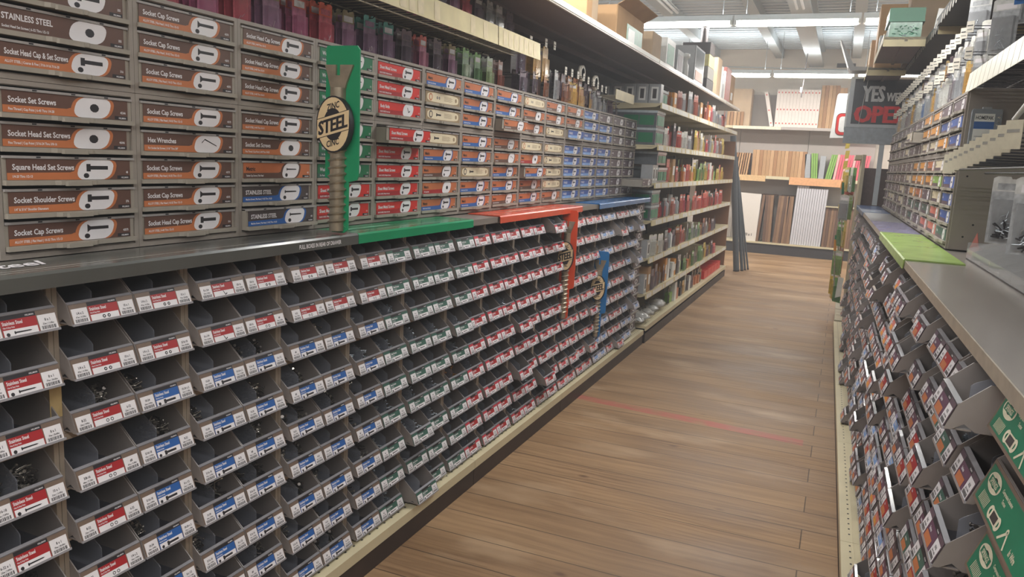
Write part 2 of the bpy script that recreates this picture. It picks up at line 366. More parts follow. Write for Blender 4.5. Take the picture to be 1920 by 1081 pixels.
def bin_card(kind, head, sub, ic, l, r, p1, p2):
    top = {'red': 'gbrown', 'blue': 'gbrown', 'green': 'pine', 'rose': 'rose', 'pale': 'coral', 'lav': 'lilac'}.get(kind, 'plum')
    mid = {'red': 'dred', 'blue': 'blue', 'green': 'pine', 'rose': 'dred', 'pale': 'rose', 'lav': 'steelblue', 'r_red': 'dred', 'r_purple': 'purple', 'r_green': 'pine', 'r_lilac': 'plum', 'r_coral': 'coral'}[kind]
    def f():
        b = MB(); b.box(0, BW, -0.0008, 0, 0, BH, cm(top)); y = -.0010
        x1, x2 = BW*0.265, BW*0.725
        rightside = kind.startswith('r_')
        for (a, c, t, p) in ((0.003, x1-.002, l, p1), (x2+.002, BW-.003, r, p2)):
            b.rect(a, c, 0.0015, BH*0.78, y, white)
            b.text(t, (a+c)/2, BH*0.47, BH*0.13, y-.0002, black, 0.8, (c-a)*.9, 'c')
            b.text(p, (a+c)/2, BH*0.30, BH*0.085, y-.0002, black, 0.8, (c-a)*.9, 'c')
            x = a+.004; k = 0
            while x < c-.005:
                wd = (0.0008, 0.0015, 0.0006, 0.0020, 0.0011)[k % 5]; b.rect(x, x+wd, BH*0.07, BH*0.24, y-.0002, black); x += wd+(0.0009, 0.0006, 0.0013)[k % 3]; k += 1
        b.rect(x1, x2, BH*0.80, BH, y, black); b.text('HILLMAN', x2-.004, BH*0.86, BH*0.075, y-.0002, white, 0.95, None, 'r')
        b.rect(x1, x2, 0, BH*0.80, y, cm(mid))
        if rightside:
            b.rect(x1+.006, x2-.014, 0.002, BH*0.4, y-.0002, cm('orange' if kind != 'r_coral' else 'amber'))
            b.text(head, x1+.012, BH*0.5, BH*0.14, y-.0002, white, 0.7, (x2-x1)*.8)
        else:
            b.rect(x1+.002, x2-.002, 0.0015, BH*0.34, y-.0002, white)
            b.text(head, x1+.003, BH*0.56, BH*0.17, y-.0002, white, 0.72, (x2-x1)*.9); b.text(sub, x1+.003, BH*0.41, BH*0.08, y-.0002, white, 0.7, (x2-x1)*.85)
            icon(b, ic, (x1+x2)/2+.004, BH*0.175, BW*0.11 if ic in ('cap', 'screw') else BW*.09, y-.0004)
            if ic in ('cap', 'screw'): b.ell(x1+.010, BH*0.12, .004, .004, y-.0004, black, 8)
        b.xf(lambda v: (v[0], v[1], v[2]))
        return b.mesh('label_card')
    return cached(('bc', kind, head, ic, l, r, p1, p2), f)

# ---------------------------------------------------------------- bins and racks
PI_H = 0.36                                        # width of one rack column
BINW = 0.166
binf = mat('bin_floor', (84, 84, 92), .4, var=.05)
def bin_body(H=0.104):
    def f():
        b = MB(); t = 0.0025
        # side walls follow the profile: tall at the rack face, sloping down to the label
        prof = [(0.26, 0.0), (0.005, 0.0), (-0.012, 0.012), (-0.030, 0.0), (-0.0405, 0.0), (-0.0240, 0.0440), (0.042-(0.104-H)*1.1, H), (0.26, H)]
        for x in (0, BINW-t): b.prism(prof, 'x', x, x+t, binm)
        b.box(t, BINW-t, 0.0, 0.26, 0.0, 0.003, binf); b.box(t, BINW-t, 0.2575, 0.26, 0.003, H, binm)
        b.prism([(-0.0405, 0.0), (-0.0385, 0.0), (-0.0220, 0.0440), (-0.0240, 0.0440)], 'x', t, BINW-t, binm)
        b.prism([(0.0, 0.0), (0.0, 0.003), (-0.038, 0.003), (-0.038, 0.0)], 'x', t, BINW-t, binm)
        # clear rolled lip over the label and the thin one under it
        b.prism([(-0.0255, 0.0430), (-0.0175, 0.0458), (-0.0175, 0.0478), (-0.0262, 0.0452)], 'x', 0.001, BINW-.001, binlip)
        b.prism([(-0.0435, -0.0012), (-0.0395, -0.0012), (-0.0395, 0.0035), (-0.0428, 0.0035)], 'x', 0.001, BINW-.001, binlip)
        return b.mesh('bin')
    return cached(('bin', H), f)
def divider_mesh(H=0.100):
    return cached(('div', H), lambda: MB().prism([(0.24, 0.003), (0.004, 0.003), (0.004, 0.058), (0.010, 0.064), (0.06-(.1-H), H-.002), (0.24, H)], 'x', 0, 0.0022, divm).mesh('divider'))
ROWZ = [1.135, 1.014, 0.893, 0.760, 0.639, 0.518, 0.385, 0.264, 0.143]
RB = 0.125
RT = 1.222
def rack_mesh(w):
    def f():
        b = MB(); h = RT-RB; u = 0.011
        for x in (0.0008, w-u-.0008): b.box(x, x+u, 0, 0.30, 0, h, tan)
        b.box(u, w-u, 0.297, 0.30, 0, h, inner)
        b.box(u, w-u, 0, 0.30, h-0.008, h, tan)
        for i, z in enumerate(ROWZ):
            zz = z-RB-0.004
            b.box(u, w-u, 0.002, 0.297, zz-0.007, zz-0.001, tan)
            if i in (2, 5): b.box(u, w-u, 0.0, 0.02, zz-0.022, zz-0.007, tan)
        return b.mesh('bin_rack')
    return cached(('rack', round(w, 3)), f)
rb = random.Random(5)
SIZES = ['6-32', '8-32', '10-24', '10-32', '1/4-20', '5/16-18', '3/8-16', '#6', '#8', '#10', '8 x 1/2', '8 x 3/4', '8 x 1', '10 x 1', '1/4 x 2', '6-32 x 1', '10-24 x 2']
PR = ['.20ea | 9.89bx', '.32ea | 12.49bx', '.22ea | 11.40bx', '.68ea | 27.20bx', '.47ea | 10.30bx', '.79ea | 28.60bx']
HEAD = {'red': ('Stainless Steel', 'Hex & Stop Nuts'), 'blue': ('Stainless Steel', 'Machine Screws'), 'green': ('Steel Screws', 'Wood Screws'), 'rose': ('Sheet Metal', 'Hex Washer'),
        'pale': ('Cap Screws', 'Hex Cap'), 'lav': ('Carriage Bolts', 'Zinc'), 'r_red': ('Brass', ''), 'r_purple': ('Stainless', ''), 'r_green': ('Grommets', ''), 'r_lilac': ('Pins', ''), 'r_coral': ('Clips', '')}
def pick_card(kind, ic, rnd):
    v = rnd.randrange(4)
    q = random.Random(hash((kind, ic, v)) if False else (len(kind)*7+sum(map(ord, kind+ic))*3+v))
    return bin_card(kind, HEAD[kind][0], HEAD[kind][1], ic, q.choice(SIZES), q.choice(SIZES), q.choice(PR), q.choice(PR))
def pile_mesh(kind, v):
    def f():
        q = random.Random(v*31+len(kind)); b = MB()
        mm = {'steel': (steel, dsteel), 'dark': (dsteel, dsteel), 'zinc': (zinc, zinc), 'brass': (brass, brass), 'bolt': (steel, dsteel)}[kind]
        n = {'bolt': 26}.get(kind, 76); W = 0.070
        for i in range(n):
            L = q.uniform(0.014, 0.026) if kind != 'bolt' else q.uniform(0.035, 0.055); r = 0.0021 if kind != 'bolt' else 0.0029
            a = q.uniform(0, PI*2); e = q.uniform(-0.35, 0.35); d = Vector((math.cos(a)*math.cos(e), math.sin(a)*math.cos(e), math.sin(e)))
            lay = i/n; cx = q.uniform(L*.5+.004, W-L*.5-.004) if L < W*.8 else W/2; cyy = 0.0+0.12*((1-lay)*q.random()+lay*(.25+.3*q.random())); cz = 0.010+0.056*lay*q.uniform(.65, 1)+abs(d.z)*L*.4
            if kind == 'bolt': d.x *= .5; d.normalize()
            c = Vector((cx, cyy, cz)); p, e2 = c-d*L/2, c+d*L/2; m_ = q.choice(mm)
            b.cyl(p, e2, r, r*.8, 5, m_); b.cyl(p-d*r*1.2, p, r*1.9, r*2.0, 6, m_)
        return b.mesh('screws')
    return cached(('pile', kind, v), f)
side_word = {1: 'left', -1: 'right'}
def make_rack(x, y, rz, w, kinds, label, group, piles, pullp, rackword, rnd, nb=2, skip=()):
    """x,y = front left corner on the deck; kinds(row, j) -> (card kind, icon)"""
    R = ob('bin_rack', rack_mesh(w), None, (x, y, RB), rz); tag(R, label, 'bin rack', group)
    ca, sa = math.cos(rz), math.sin(rz)
    for i, z in enumerate(ROWZ):
        for j in range(2):
            if (i, j) in skip: continue
            k, ic = kinds(i, j)
            pull = 0.0
            if rnd.random() < pullp: pull = rnd.choice((0.012, 0.02, 0.035, 0.05))
            pull += rnd.uniform(0, 0.004)
            bx = 0.0125+j*(BINW+0.003); lz = z-RB-0.004
            B = ob('bin', bin_body(0.104 if i else 0.082), R, (bx, -pull, lz))
            ob('divider', divider_mesh(0.100 if i else 0.080), B, (BINW/2-0.001, 0, 0))
            ob('label_card', pick_card(k, ic, rnd), B, (0.002, -0.0414, 0.0018), 0, -0.36)
            pk = piles(i, j)
            if pk:
                for hh in ((0,), (1,), (0, 1))[rnd.randrange(3)]:
                    wx = bx+0.005+hh*0.08; wy = -pull+0.0
                    P = ob('screw_heap', pile_mesh(pk, rnd.randrange(4)), None, (x+ca*wx-sa*wy, y+sa*wx+ca*wy, z-0.004+0.002), rz)
                    nm = {'steel': 'shiny steel screws', 'dark': 'dark steel screws', 'zinc': 'zinc-plated screws', 'brass': 'brass-coloured screws', 'bolt': 'long steel bolts'}[pk]
                    tag(P, '%s, %s half, %s bin, %s row, %s' % (nm, ('left', 'right')[hh], ('left', 'right')[j], ORD[i], rackword), 'screws', None, 'stuff')
    return R
rl = random.Random(11)
XF = -1.515
def kinds_left(c):
    def f(i, j):
        if c == -1: return ('red', 'screw')
        if c == 0: return ('red', 'nut' if i < 2 else 'ring') if (j == 0 or i < 2) else ('blue', 'cap')
        if c in (1, 2): return ('red', 'wing' if (c == 1 and j == 0) else ('nut' if i == 0 else 'ring')) if i < 2 else ('blue', 'cap')
        if c == 3: return ('green', 'screw') if j else (('red', 'nut' if i == 0 else 'ring') if i < 2 else ('blue', 'cap'))
        if c == 4: return ('green', 'screw')
        if c == 5: return ('rose', 'screw') if j else ('green', 'screw')
        if c <= 8: return ('rose', 'screw')
        return {9: ('pale', 'cap'), 10: ('pale', 'cap'), 11: ('lav', 'cap'), 12: ('pale' if i % 3 else 'rose', 'cap'), 13: ('lav', 'cap')}[c]
    return f
def piles_left(c):
    def f(i, j):
        if c > 9: return None
        pr = 0.12 if i < 2 else (0.75 if c < 6 else 0.4)
        if c == 0 and j == 0: pr = 0.25
        if rl.random() > pr: return None
        if c <= 2: return rl.choice(('steel', 'steel', 'dark', 'bolt' if i > 3 and c > 0 else 'steel'))
        if c == 3: return 'bolt' if j == 0 and i > 3 else 'zinc'
        if c == 5 and j == 0 and i > 4: return 'brass'
        return 'zinc'
    return f
RACKLAB = ['tan bin rack at the left picture edge with red screw cards in every bin', 'tan bin rack of red and blue cards, just right of the yellowed tape strip', 'tan bin rack with two rows of red cards over seven of blue, under charcoal mat',
  'tan bin rack with blue cards directly left of the first green-carded bins', 'tan bin rack with blue cards left and green cards right in each row', 'tan bin rack holding only dark green cards',
  'tan bin rack with green cards left and rose cards right in each row', 'tan bin rack with rose cards at the near end of the orange counter mat', 'tan bin rack with rose cards under the middle of the orange counter mat', 'tan bin rack with rose cards just before the orange screw sign',
  'tan bin rack with pale pink cards just beyond the orange screw sign', 'tan bin rack with pale pink cards just before the blue screw sign', 'tan bin rack with lavender cards just beyond the blue screw sign', 'tan bin rack with pale pink cards under the blue counter mat', 'tan bin rack with lavender cards beside the narrow drawer tower']
for c in range(-1, 14):
    make_rack(XF, 1.105+PI_H*c, LEFT, PI_H, kinds_left(c), RACKLAB[c+1], 'tan bin racks under the left counter', piles_left(c), 0.06 if c < 7 else 0.12, '%s rack from left' % ORD[c+1], rl)
# masking tape strip between two racks
tag(ob('tape_strip', MB().box(0, 0.028, -0.001, 0, 0, 0.075, mat('masking_tape', (184, 160, 112), 0.6)), None, (XF+0.001, 1.088, 0.925), LEFT), 'yellowed tape strip stuck on the upright between the two nearest bin racks', 'tape')
# narrow tower of flat drawers at the far end
def tower():
    w = 0.26; h = RT-RB; R = ob('drawer_tower', MB().box(0, 0.01, 0, 0.3, 0, h, cab).box(w-.01, w, 0, 0.3, 0, h, cab).box(0.01, w-.01, 0.28, 0.3, 0, h, inner).box(.01, w-.01, 0, .3, h-.01, h, cab).box(.01, w-.01, 0, .3, 0, .01, cab), None, (XF, 6.15, RB), LEFT)
    tag(R, 'narrow grey tower of small drawers with oval white labels at the counter far end', 'drawer tower')
    for i in range(14):
        z = 0.012+i*0.0765
        D = ob('drawer', cached('tdr', lambda: MB().box(0.012, w-.012, 0.0, 0.22, 0.002, 0.066, cab).box(0.012, w-.012, -0.012, 0, 0.002, 0.014, railg).mesh('drawer')), R, (0, -0.004*(i % 3), z))
        ob('label_card', cached('tlc', lambda: MB().box(0.02, w-.02, -0.001, 0, 0.016, 0.062, cm('plum')).ell(w*.55, .039, .05, .022, -.0013, white, 16).ell(w*.55, .039, .02, .012, -.0016, black, 8).mesh('label_card')), D, (0, -0.0002, 0))
tower()

# ---------------------------------------------------------------- left base deck and counter
def deck(name, x0, y0, length, depth, rz, lab, zt=0.125, group=None, lipc=cream, kickh=0.085):
    b = MB(); L_ = length
    b.box(0, L_, -0.0, depth, zt-0.022, zt, cream)
    b.box(0, L_, -0.0, 0.012, zt-0.04, zt-0.022, cream)
    b.box(0.001, L_-.001, 0.006, depth, 0.0, kickh, kick)
    x = 0.03
    while x < L_-.02:                         # row of punched holes
        b.face([(x-.005, .030, zt+.0006), (x+.005, .030, zt+.0006), (x+.005, .037, zt+.0006), (x-.005, .037, zt+.0006)], hole); x += 0.0508
    b.box(0, L_, 0.045, 0.048, zt, zt+0.0015, cream)
    return tag(ob('shelf_plinth', b, None, (x0, y0, 0), rz), lab, 'shelf base', group)
for i, (a, e) in enumerate(((0.3, 1.9), (1.9, 3.12), (3.12, 4.34), (4.34, 6.44))):
    deck('shelf_base', -1.440, a, e-a-.002, 0.6, LEFT, ('cream base with brown kickplate under the left racks, %s section from the near end' % ORD[i]), group='cream bases under the left racks')
ctop = mat('counter_grey', (140, 132, 124), 0.3, 0.2, var=0.06, scale=3)
cnt = MB().box(0, 5.70, 0.0, 0.50, 0, 0.026, ctop).box(0, 5.70, -0.003, 0.0, 0.0, 0.026, ctop)
tag(ob('counter', cnt, None, (XF+0.035, 0.72, 1.2245), LEFT), 'long grey steel counter top between the left bin racks and drawer cabinets', 'counter')
CZT = 1.2505
def mat_strip(y0, y1, m, lab, lines=(), back=0.165):
    b = MB(); L_ = y1-y0
    pr = [(back, 0.0), (0.012, 0.0), (0.0, 0.0), (-0.004, -0.004), (-0.005, -0.030), (-0.0075, -0.030), (-0.0070, -0.001), (-0.002, 0.005), (0.012, 0.0055), (back, 0.0045)]
    b.prism(pr, 'x', 0, L_, m)
    for (a, c, d, e, mm) in lines: b.face([(a, d, 0.0062), (c, d, 0.0062), (c, e, 0.0062), (a, e, 0.0062)], mm)
    return tag(ob('counter_mat', b, None, (-1.472, y0, CZT+.0005), LEFT), lab, 'counter mat', 'coloured counter mats'), b
pale = mat('print_pale', (196, 190, 180), 0.4, var=0.1)
md = mat('mat_charcoal', (84, 84, 80), 0.22, var=0.08, scale=6); mg = mat('mat_green', (22, 140, 92), 0.2, var=0.06, scale=6)
mo = mat('mat_orange', (206, 84, 58), 0.25, var=0.1, scale=6); mblu = mat('mat_blue', (34, 104, 164), 0.25, var=0.08, scale=6)
charcoal, _ = mat_strip(0.74, 2.165, md, 'dark charcoal counter mat with white lettering on the near left counter', [(0, 1.3, 0.030, 0.0325, pale), (0.0, .47, 0.012, 0.0135, pale)])
tb = MB(); tb.text('Stainless Steel', 0.345, 0.0, 0.055, 0, white, 0.9, None, 'r')
tb.xf(lambda v: (v[0]+(v[2])*0.35, v[2], 0.0003))
ob('mat_lettering', tb, charcoal, (0.035, 0.075, 0.0060))
tb = MB(); tb.text('FULL BOXES IN REAR OF DRAWER', 0, 0, 0.0125, 0, white, 0.78)
ob('lip_lettering', tb, charcoal, (1.118, -0.0079, -0.021))
green, _ = mat_strip(2.167, 3.04, mg, 'green counter mat with worn pale print, next to the charcoal mat', [(0.0, .87, 0.030, 0.032, pale), (0.02, .34, .07, .10, mat('worn_green', (96, 168, 132), .4, var=.4, scale=40))])
orangem, _ = mat_strip(3.33, 4.58, mo, 'orange-red counter mat with worn print in the middle of the left counter', [(0, 1.2, .03, .032, mat('worn_orange', (222, 150, 126), .4, var=.3, scale=40)), (.3, .8, .07, .1, mat('worn_orange', (222, 150, 126), .4, var=.3))])
bluem, _ = mat_strip(4.95, 6.40, mblu, 'blue counter mat at the far end of the left counter', [(0, 1.4, .03, .032, pale)])

# ---------------------------------------------------------------- drawer cabinets on the counter
UPI = 0.359; UF = -1.65; UZ = 1.2505+.006; DPI = 0.0715
def cab_mesh(n, w=UPI):
    def f():
        h = DPI*n+0.026; b = MB(); t = 0.012; d = 0.38
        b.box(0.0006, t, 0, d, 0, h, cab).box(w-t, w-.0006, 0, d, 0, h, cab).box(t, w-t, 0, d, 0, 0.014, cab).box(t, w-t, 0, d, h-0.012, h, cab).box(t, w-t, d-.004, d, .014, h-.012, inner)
        for x in (0.0006, w-t): b.box(x, x+t-.0006, -0.004, 0, 0, h, cab)
        b.box(t, w-t, -0.004, 0, 0, 0.011, cab).box(t, w-t, -0.004, 0, h-.010, h, cab)
        return b.mesh('drawer_cabinet')
    return cached(('cab', n, w), f)
def drawer_mesh(w=UPI):
    def f():
        b = MB(); x0, x1 = 0.0135, w-0.0135; cx = w/2
        b.box(x0, x1, 0.002, 0.30, 0.002, 0.005, drawg).box(x0, x0+.003, 0.002, 0.30, 0.005, 0.060, drawg).box(x1-.003, x1, 0.002, 0.30, 0.005, 0.060, drawg)
        b.box(x0, x1, 0.002, 0.006, 0.005, 0.0615, drawg).box(x0, x1, .296, .30, .005, .06, drawg)
        # label ledge with the pull in the middle
        b.prism([(x0, 0.002), (x1, 0.002), (x1, -0.009), (cx+.055, -0.010), (cx+.045, -0.017), (cx-.045, -0.017), (cx-.055, -0.010), (x0, -0.009)], 'z', 0.002, 0.0125, drawg)
        b.prism([(cx+.035, -0.0165), (cx+.03, -0.020), (cx-.03, -0.020), (cx-.035, -0.0165)], 'z', 0.0005, 0.0100, drawg)
        # clear lid rail with three slots
        b.box(x0, x1, -0.002, 0.004, 0.0600, 0.0655, railg).box(x0, x1, 0.004, 0.29, 0.064, 0.0655, railg)
        for fx in (0.24, 0.52, 0.78): b.box(x0+(x1-x0)*fx-.005, x0+(x1-x0)*fx+.005, -0.0026, -0.001, 0.0615, 0.0645, hole)
        return b.mesh('drawer')
    return cached(('drw', w), f)
T = {'SC': ('S', 'Socket Cap Screws', 'ALLOY STEEL | Flat Head | 10-32 Thru 1/2-13', 'flat', '43575'), 'SH': ('S', 'Socket Head Cap Screws', 'ALLOY STEEL | 4-40 Thru 1/2-13', 'cap', '316'),
  'SS': ('S', 'Socket Set Screws', 'Fine Thread | Cup Point | 6-40 Thru 1/4-28', 'set', '45246'), 'SHS': ('S', 'Socket Head Set Screws', 'Fine Thread | Cup Point | 5/16-24 Thru 3/8-16', 'set', '46046'),
  'SQ': ('S', 'Square Head Set Screws', '1/4-20 Thru 1/2-13', 'cap', '48'), 'SO': ('S', 'Socket Shoulder Screws', '1/4" & 5/16" Shoulder Diameters', 'cap', '376'), 'HX': ('S', 'Hex Wrenches', 'For Socket Set Screws | 1/16" Thru 3/8"', 'hex', '342'),
  'SHC': ('S', 'Socket Head Cap & Set Screws', 'ALLOY STEEL | Coarse & Fine | 7/16-14 & 7/16-20', 'cap', '316'), 'ST': ('P', 'STAINLESS STEEL', 'Socket Head Set Screws | 6-32 Thru 1/2-13', 'set', '355'), 'SX': ('P', 'Socket Head Cap Screws', 'ALLOY STEEL | 5/16-18 & 3/8-16', 'cap', '355'),
  'B': ('B', 'STAINLESS STEEL', 'Machine Screws | Flat Head | 10-32 Thru 1/4-20', 'screw', '455'), 'Mt': ('M', 'Metric', 'Socket Cap Screws | Flat Head', 'screw', '421'), 'Ms': ('M', 'Metric', 'Set Screws', 'set', '422'), 'Mx': ('M', 'Metric', 'Hex Wrenches', 'hex', '423'),
  'MB': ('MB', 'Metric', 'Machine Screws | Pan Head', 'cap', '431'), 'MR': ('MR', 'Metric', 'Self Locking Nuts', 'set', '432'), 'G': ('G', 'Wood Screws', 'Zinc Plated | Flat Head', 'screw', '511'), 'Gr': ('G', 'Washers', 'Zinc Plated', 'ring', '512'),
  'R': ('R', 'Sheet Metal Screws', 'BLACK OXIDE | Phillips Flat Head', 'cap', '611'), 'Rb': ('R', 'Body Bolts', 'BLACK OXIDE | Hex Head', 'wing', '612'), 'C1': ('C', '', '', 'nut', '1'), 'C2': ('C', '', '', 'cap', '2'),
  'N': ('N', 'STAINLESS', 'Hex Cap Screws', 'cap', '711'), 'D': ('D', 'Specialty', 'Pins & Clips', 'set', '811'), 'Dn': ('D', 'Specialty', 'Springs', 'nut', '812')}
GRID = ['SX ST SHC SS SHS SQ SO SC', 'SC SC SC SC HX SC SC SH', 'SH SH SH SH SS Mt B B', 'G G Gr Gr Gr Gr R R', 'R R Rb R R R R R', 'MB C1 C2 C2 MB Mt MR MB', 'MB MB MB MB MB C2 MB MB', 'MB MB Mt Mt Mx MB MB Mt',
  'C1 Ms Mt C1 MR MB Ms MB', 'Mt Mt C2 C1 C2 C2 C1 Ms', 'Mt Mt N N N N N N', 'N N N N N N N N', 'Dn N N N N N N N', 'D D Dn Dn D D D D', 'D D D Dn D D D D']
CLAB = ['brown-labelled set screws at the left picture edge', 'brown-labelled socket cap screws, second column from the left', 'socket head cap screw labels just left of the green screw sign', 'green and red labels partly behind the green screw sign',
  'all-red sheet metal screw labels', 'mixed orange metric and cream capsule labels, next to the all-red column', 'orange and blue metric labels over the near end of the orange mat', 'orange metric labels, eighth column', 'orange labels with a red-striped one, ninth column',
  'mostly cream capsule labels, tenth column', 'blue labels below two orange ones, eleventh column', 'all blue labels, twelfth column', 'blue labels topped by a plum one, thirteenth column', 'plum labels, fourteenth column', 'plum labels and one drawer pulled far out, last column']
def make_cabinet(x, y, z, rz, n, types, label, group, pulls, cardf=None):
    R = ob('drawer_cabinet', cab_mesh(n), None, (x, y, z), rz); tag(R, label, 'drawer cabinet', group)
    for i, t in enumerate(types):
        dz = 0.016+(n-1-i)*DPI
        D = ob('drawer', drawer_mesh(), R, (0, -pulls[i], dz))
        xs = 0.022 if pulls[i] < 0.03 else 0.034
        ob('label_card', cardf(t) if cardf else upper_card(*T[t]), D, (xs, 0.0012, 0.0135))
    return R
ru = random.Random(3)
for c, row in enumerate(GRID):
    ts = row.split(); y = 1.0885+UPI*c
    pul = [ru.choice((0, 0, 0.003, 0.006)) for _ in ts]
    if c == 4: pul[3] = 0.05
    if c == 7: pul[2] = 0.045
    if c == 8: pul[5] = 0.03
    if c == 10: pul[2] = 0.02
    if c == 14: pul[6] = 0.17
    if c == 2: pul[7] = 0.02
    if c == 0: pul[6] = pul[5] = 0.008
    make_cabinet(UF, y, UZ, LEFT, 5, ts[3:], 'lower cabinet of ' + CLAB[c], 'grey five-drawer cabinets on the left counter', pul[3:])
    make_cabinet(UF, y, UZ+DPI*5+0.027, LEFT, 3, ts[:3], 'upper cabinet of ' + CLAB[c], 'grey three-drawer cabinets on the left', pul[:3])

# ---------------------------------------------------------------- cut-out screw signs
def screw_sign(x, y, z, h, m, lab, sc=1.0):
    """blade sign standing out from the rack, facing the camera end of the aisle; local x = out into the aisle"""
    R = ob('screw_sign', MB(), None, (x, y, z)); tag(R, lab, 'sign', 'cut-out screw signs')
    w = 0.125; k = h/0.585
    def P(px, pz): return (px*w, pz*h)
    b = MB(); r = 0.012
    b.prism([P(0, .30), P(0, .985), P(.03, 1.0), P(.92, 1.0), P(1.0, .98), P(1.02, .32), P(.98, .295), P(.72, .28), P(.72, .02), P(.6, 0), P(.24, 0), P(.16, .02), P(.16, .29)], 'y', 0, 0.006, m)
    ob('board', b, R)
    nick = mat('printed_nickel', (168, 156, 136), 0.35, 0.6, var=0.15)
    s = MB(); cx = 0.40*w
    # raised moulded screw relief: head with slot, shank, thread
    hz = 0.90*h
    s.prism([(cx-.049, hz), (cx-.008, hz), (cx-.008, hz-.032), (cx+.008, hz-.032), (cx+.008, hz), (cx+.056, hz), (cx+.032, hz-.055), (cx+.027, hz-.072), (cx-.027, hz-.072), (cx-.032, hz-.055)], 'y', -0.008, 0, nick)
    s.cyl((cx, -0.002, hz-.070), (cx, -0.002, 0.66*h), 0.0265, 0.0265, 14, nick)
    zc = 0.50*h; step = 0.042*h; zz = 0.03*h
    s.cyl((cx, -0.002, 0.006), (cx, -0.002, zc), 0.0245, 0.0255, 14, nick)
    while zz < zc:
        n_ = 16
        for i in range(n_):
            t0 = 2*PI*i/n_; t1 = 2*PI*(i+1)/n_
            def q(t, rr, dz): return (cx+rr*math.cos(t), -0.002+rr*math.sin(t)*.9, zz+dz+step*t/(2*PI))
            s.add([q(t0, .0245, -.007), q(t1, .0245, -.007), q(t1, .034, .001), q(t0, .034, .001), q(t0, .0245, .007), q(t1, .0245, .007)], [(0, 1, 2, 3), (3, 2, 5, 4)], nick)
        zz += step
    ob('screw_relief', s, R)
    e = MB(); ez = .585*h; cr = mat('badge_cream', (226, 200, 156), 0.4, var=.02); ecx = 0.42*w
    for rx, rz_, yy, mm in ((.064, .088, -.026, black), (.060, .083, -.0265, cr)): e.ell(ecx, ez, rx, rz_, yy, mm, 30)
    e.lathe((ecx, -.0255, ez), [(.0635, 0), (.0635, .022)], 24, black, 'y')
    e.V = [(v[0], v[1], ez+(v[2]-ez)*(1.37 if i >= 60 else 1)) for i, v in enumerate(e.V)]
    e.ell(ecx, ez, .036, .050, -.0268, black, 24)
    sl = lambda p: (p[0], p[1], p[2]+(p[0]-ecx)*0.28)
    e.face([sl((ecx-.0595, -.0270, ez-.030)), sl((ecx+.0595, -.0270, ez-.030)), sl((ecx+.0595, -.0270, ez+.030)), sl((ecx-.0595, -.0270, ez+.030))], cr)
    for d in (-.030, .030): e.face([sl((ecx-.0595, -.0272, ez+d-.001)), sl((ecx+.0595, -.0272, ez+d-.001)), sl((ecx+.0595, -.0272, ez+d+.001)), sl((ecx-.0595, -.0272, ez+d+.001))], black)
    e.text('STEEL', ecx, ez-.020, .042, -.0275, black, 0.9, .108, 'c', sl, .0012)
    e.text('ZINC', ecx, ez+.047, .020, -.0272, black, .7, .05, 'c', sl); e.text('CINC', ecx, ez-.066, .020, -.0272, black, .7, .05, 'c', sl)
    e.xf(lambda v: (v[0], v[1]-.007, v[2]))
    ob('steel_badge', e, R)
    R.scale = (sc, sc, 1)
    return R
sg = mat('sign_green', (20, 142, 94), 0.4, var=.02); so = mat('sign_orange', (226, 82, 44), 0.4, var=.03); sb = mat('sign_blue', (34, 108, 166), 0.4, var=.03)
screw_sign(-1.547, 2.09, 1.262, 0.585, sg, 'green cut-out sign with slotted screw and round badge standing on the counter')
screw_sign(-1.510, 4.345, 0.585, 0.655, so, 'orange cut-out screw sign sticking out from the bins under the orange mat', 0.76)
screw_sign(-1.510, 5.065, 0.33, 0.60, sb, 'blue cut-out screw sign sticking out from the bins before the blue mat', 0.8)
# ---------------------------------------------------------------- hanging goods
dark = mat('dark_steel', (70, 64, 62), 0.5, 0.3, var=0.1, scale=6)
under = mat('shelf_underside', (128, 116, 114), 0.45, 0.2, var=0.06, scale=3)
peg = mat('pegboard', (96, 86, 82), 0.7, var=0.08, scale=4)
edgew = mat('shelf_edge', (214, 208, 196), 0.3, 0.2, var=0.05)
PK = {'purple': ((186, 108, 140), (206, 104, 92)), 'red': ((200, 100, 112), (226, 96, 60)), 'mauve': ((164, 124, 150), (150, 134, 100)), 'teal': ((146, 118, 142), (88, 150, 140)), 'green': ((104, 146, 96), (120, 168, 92)), 'lime': ((150, 176, 112), (190, 200, 180)),
      'orange': ((170, 84, 60), (190, 150, 140)), 'dark': ((108, 94, 106), (126, 108, 112)), 'gold': ((206, 166, 96), (214, 184, 116)), 'silver': ((164, 166, 168), (200, 200, 196)), 'white': ((206, 206, 200), (228, 226, 216)), 'blue': ((44, 104, 170), (190, 200, 210)), 'yellow': ((206, 178, 70), (216, 200, 120)), 'ltred': ((196, 84, 74), (214, 120, 100)), 'rust': ((150, 92, 62), (176, 120, 80))}
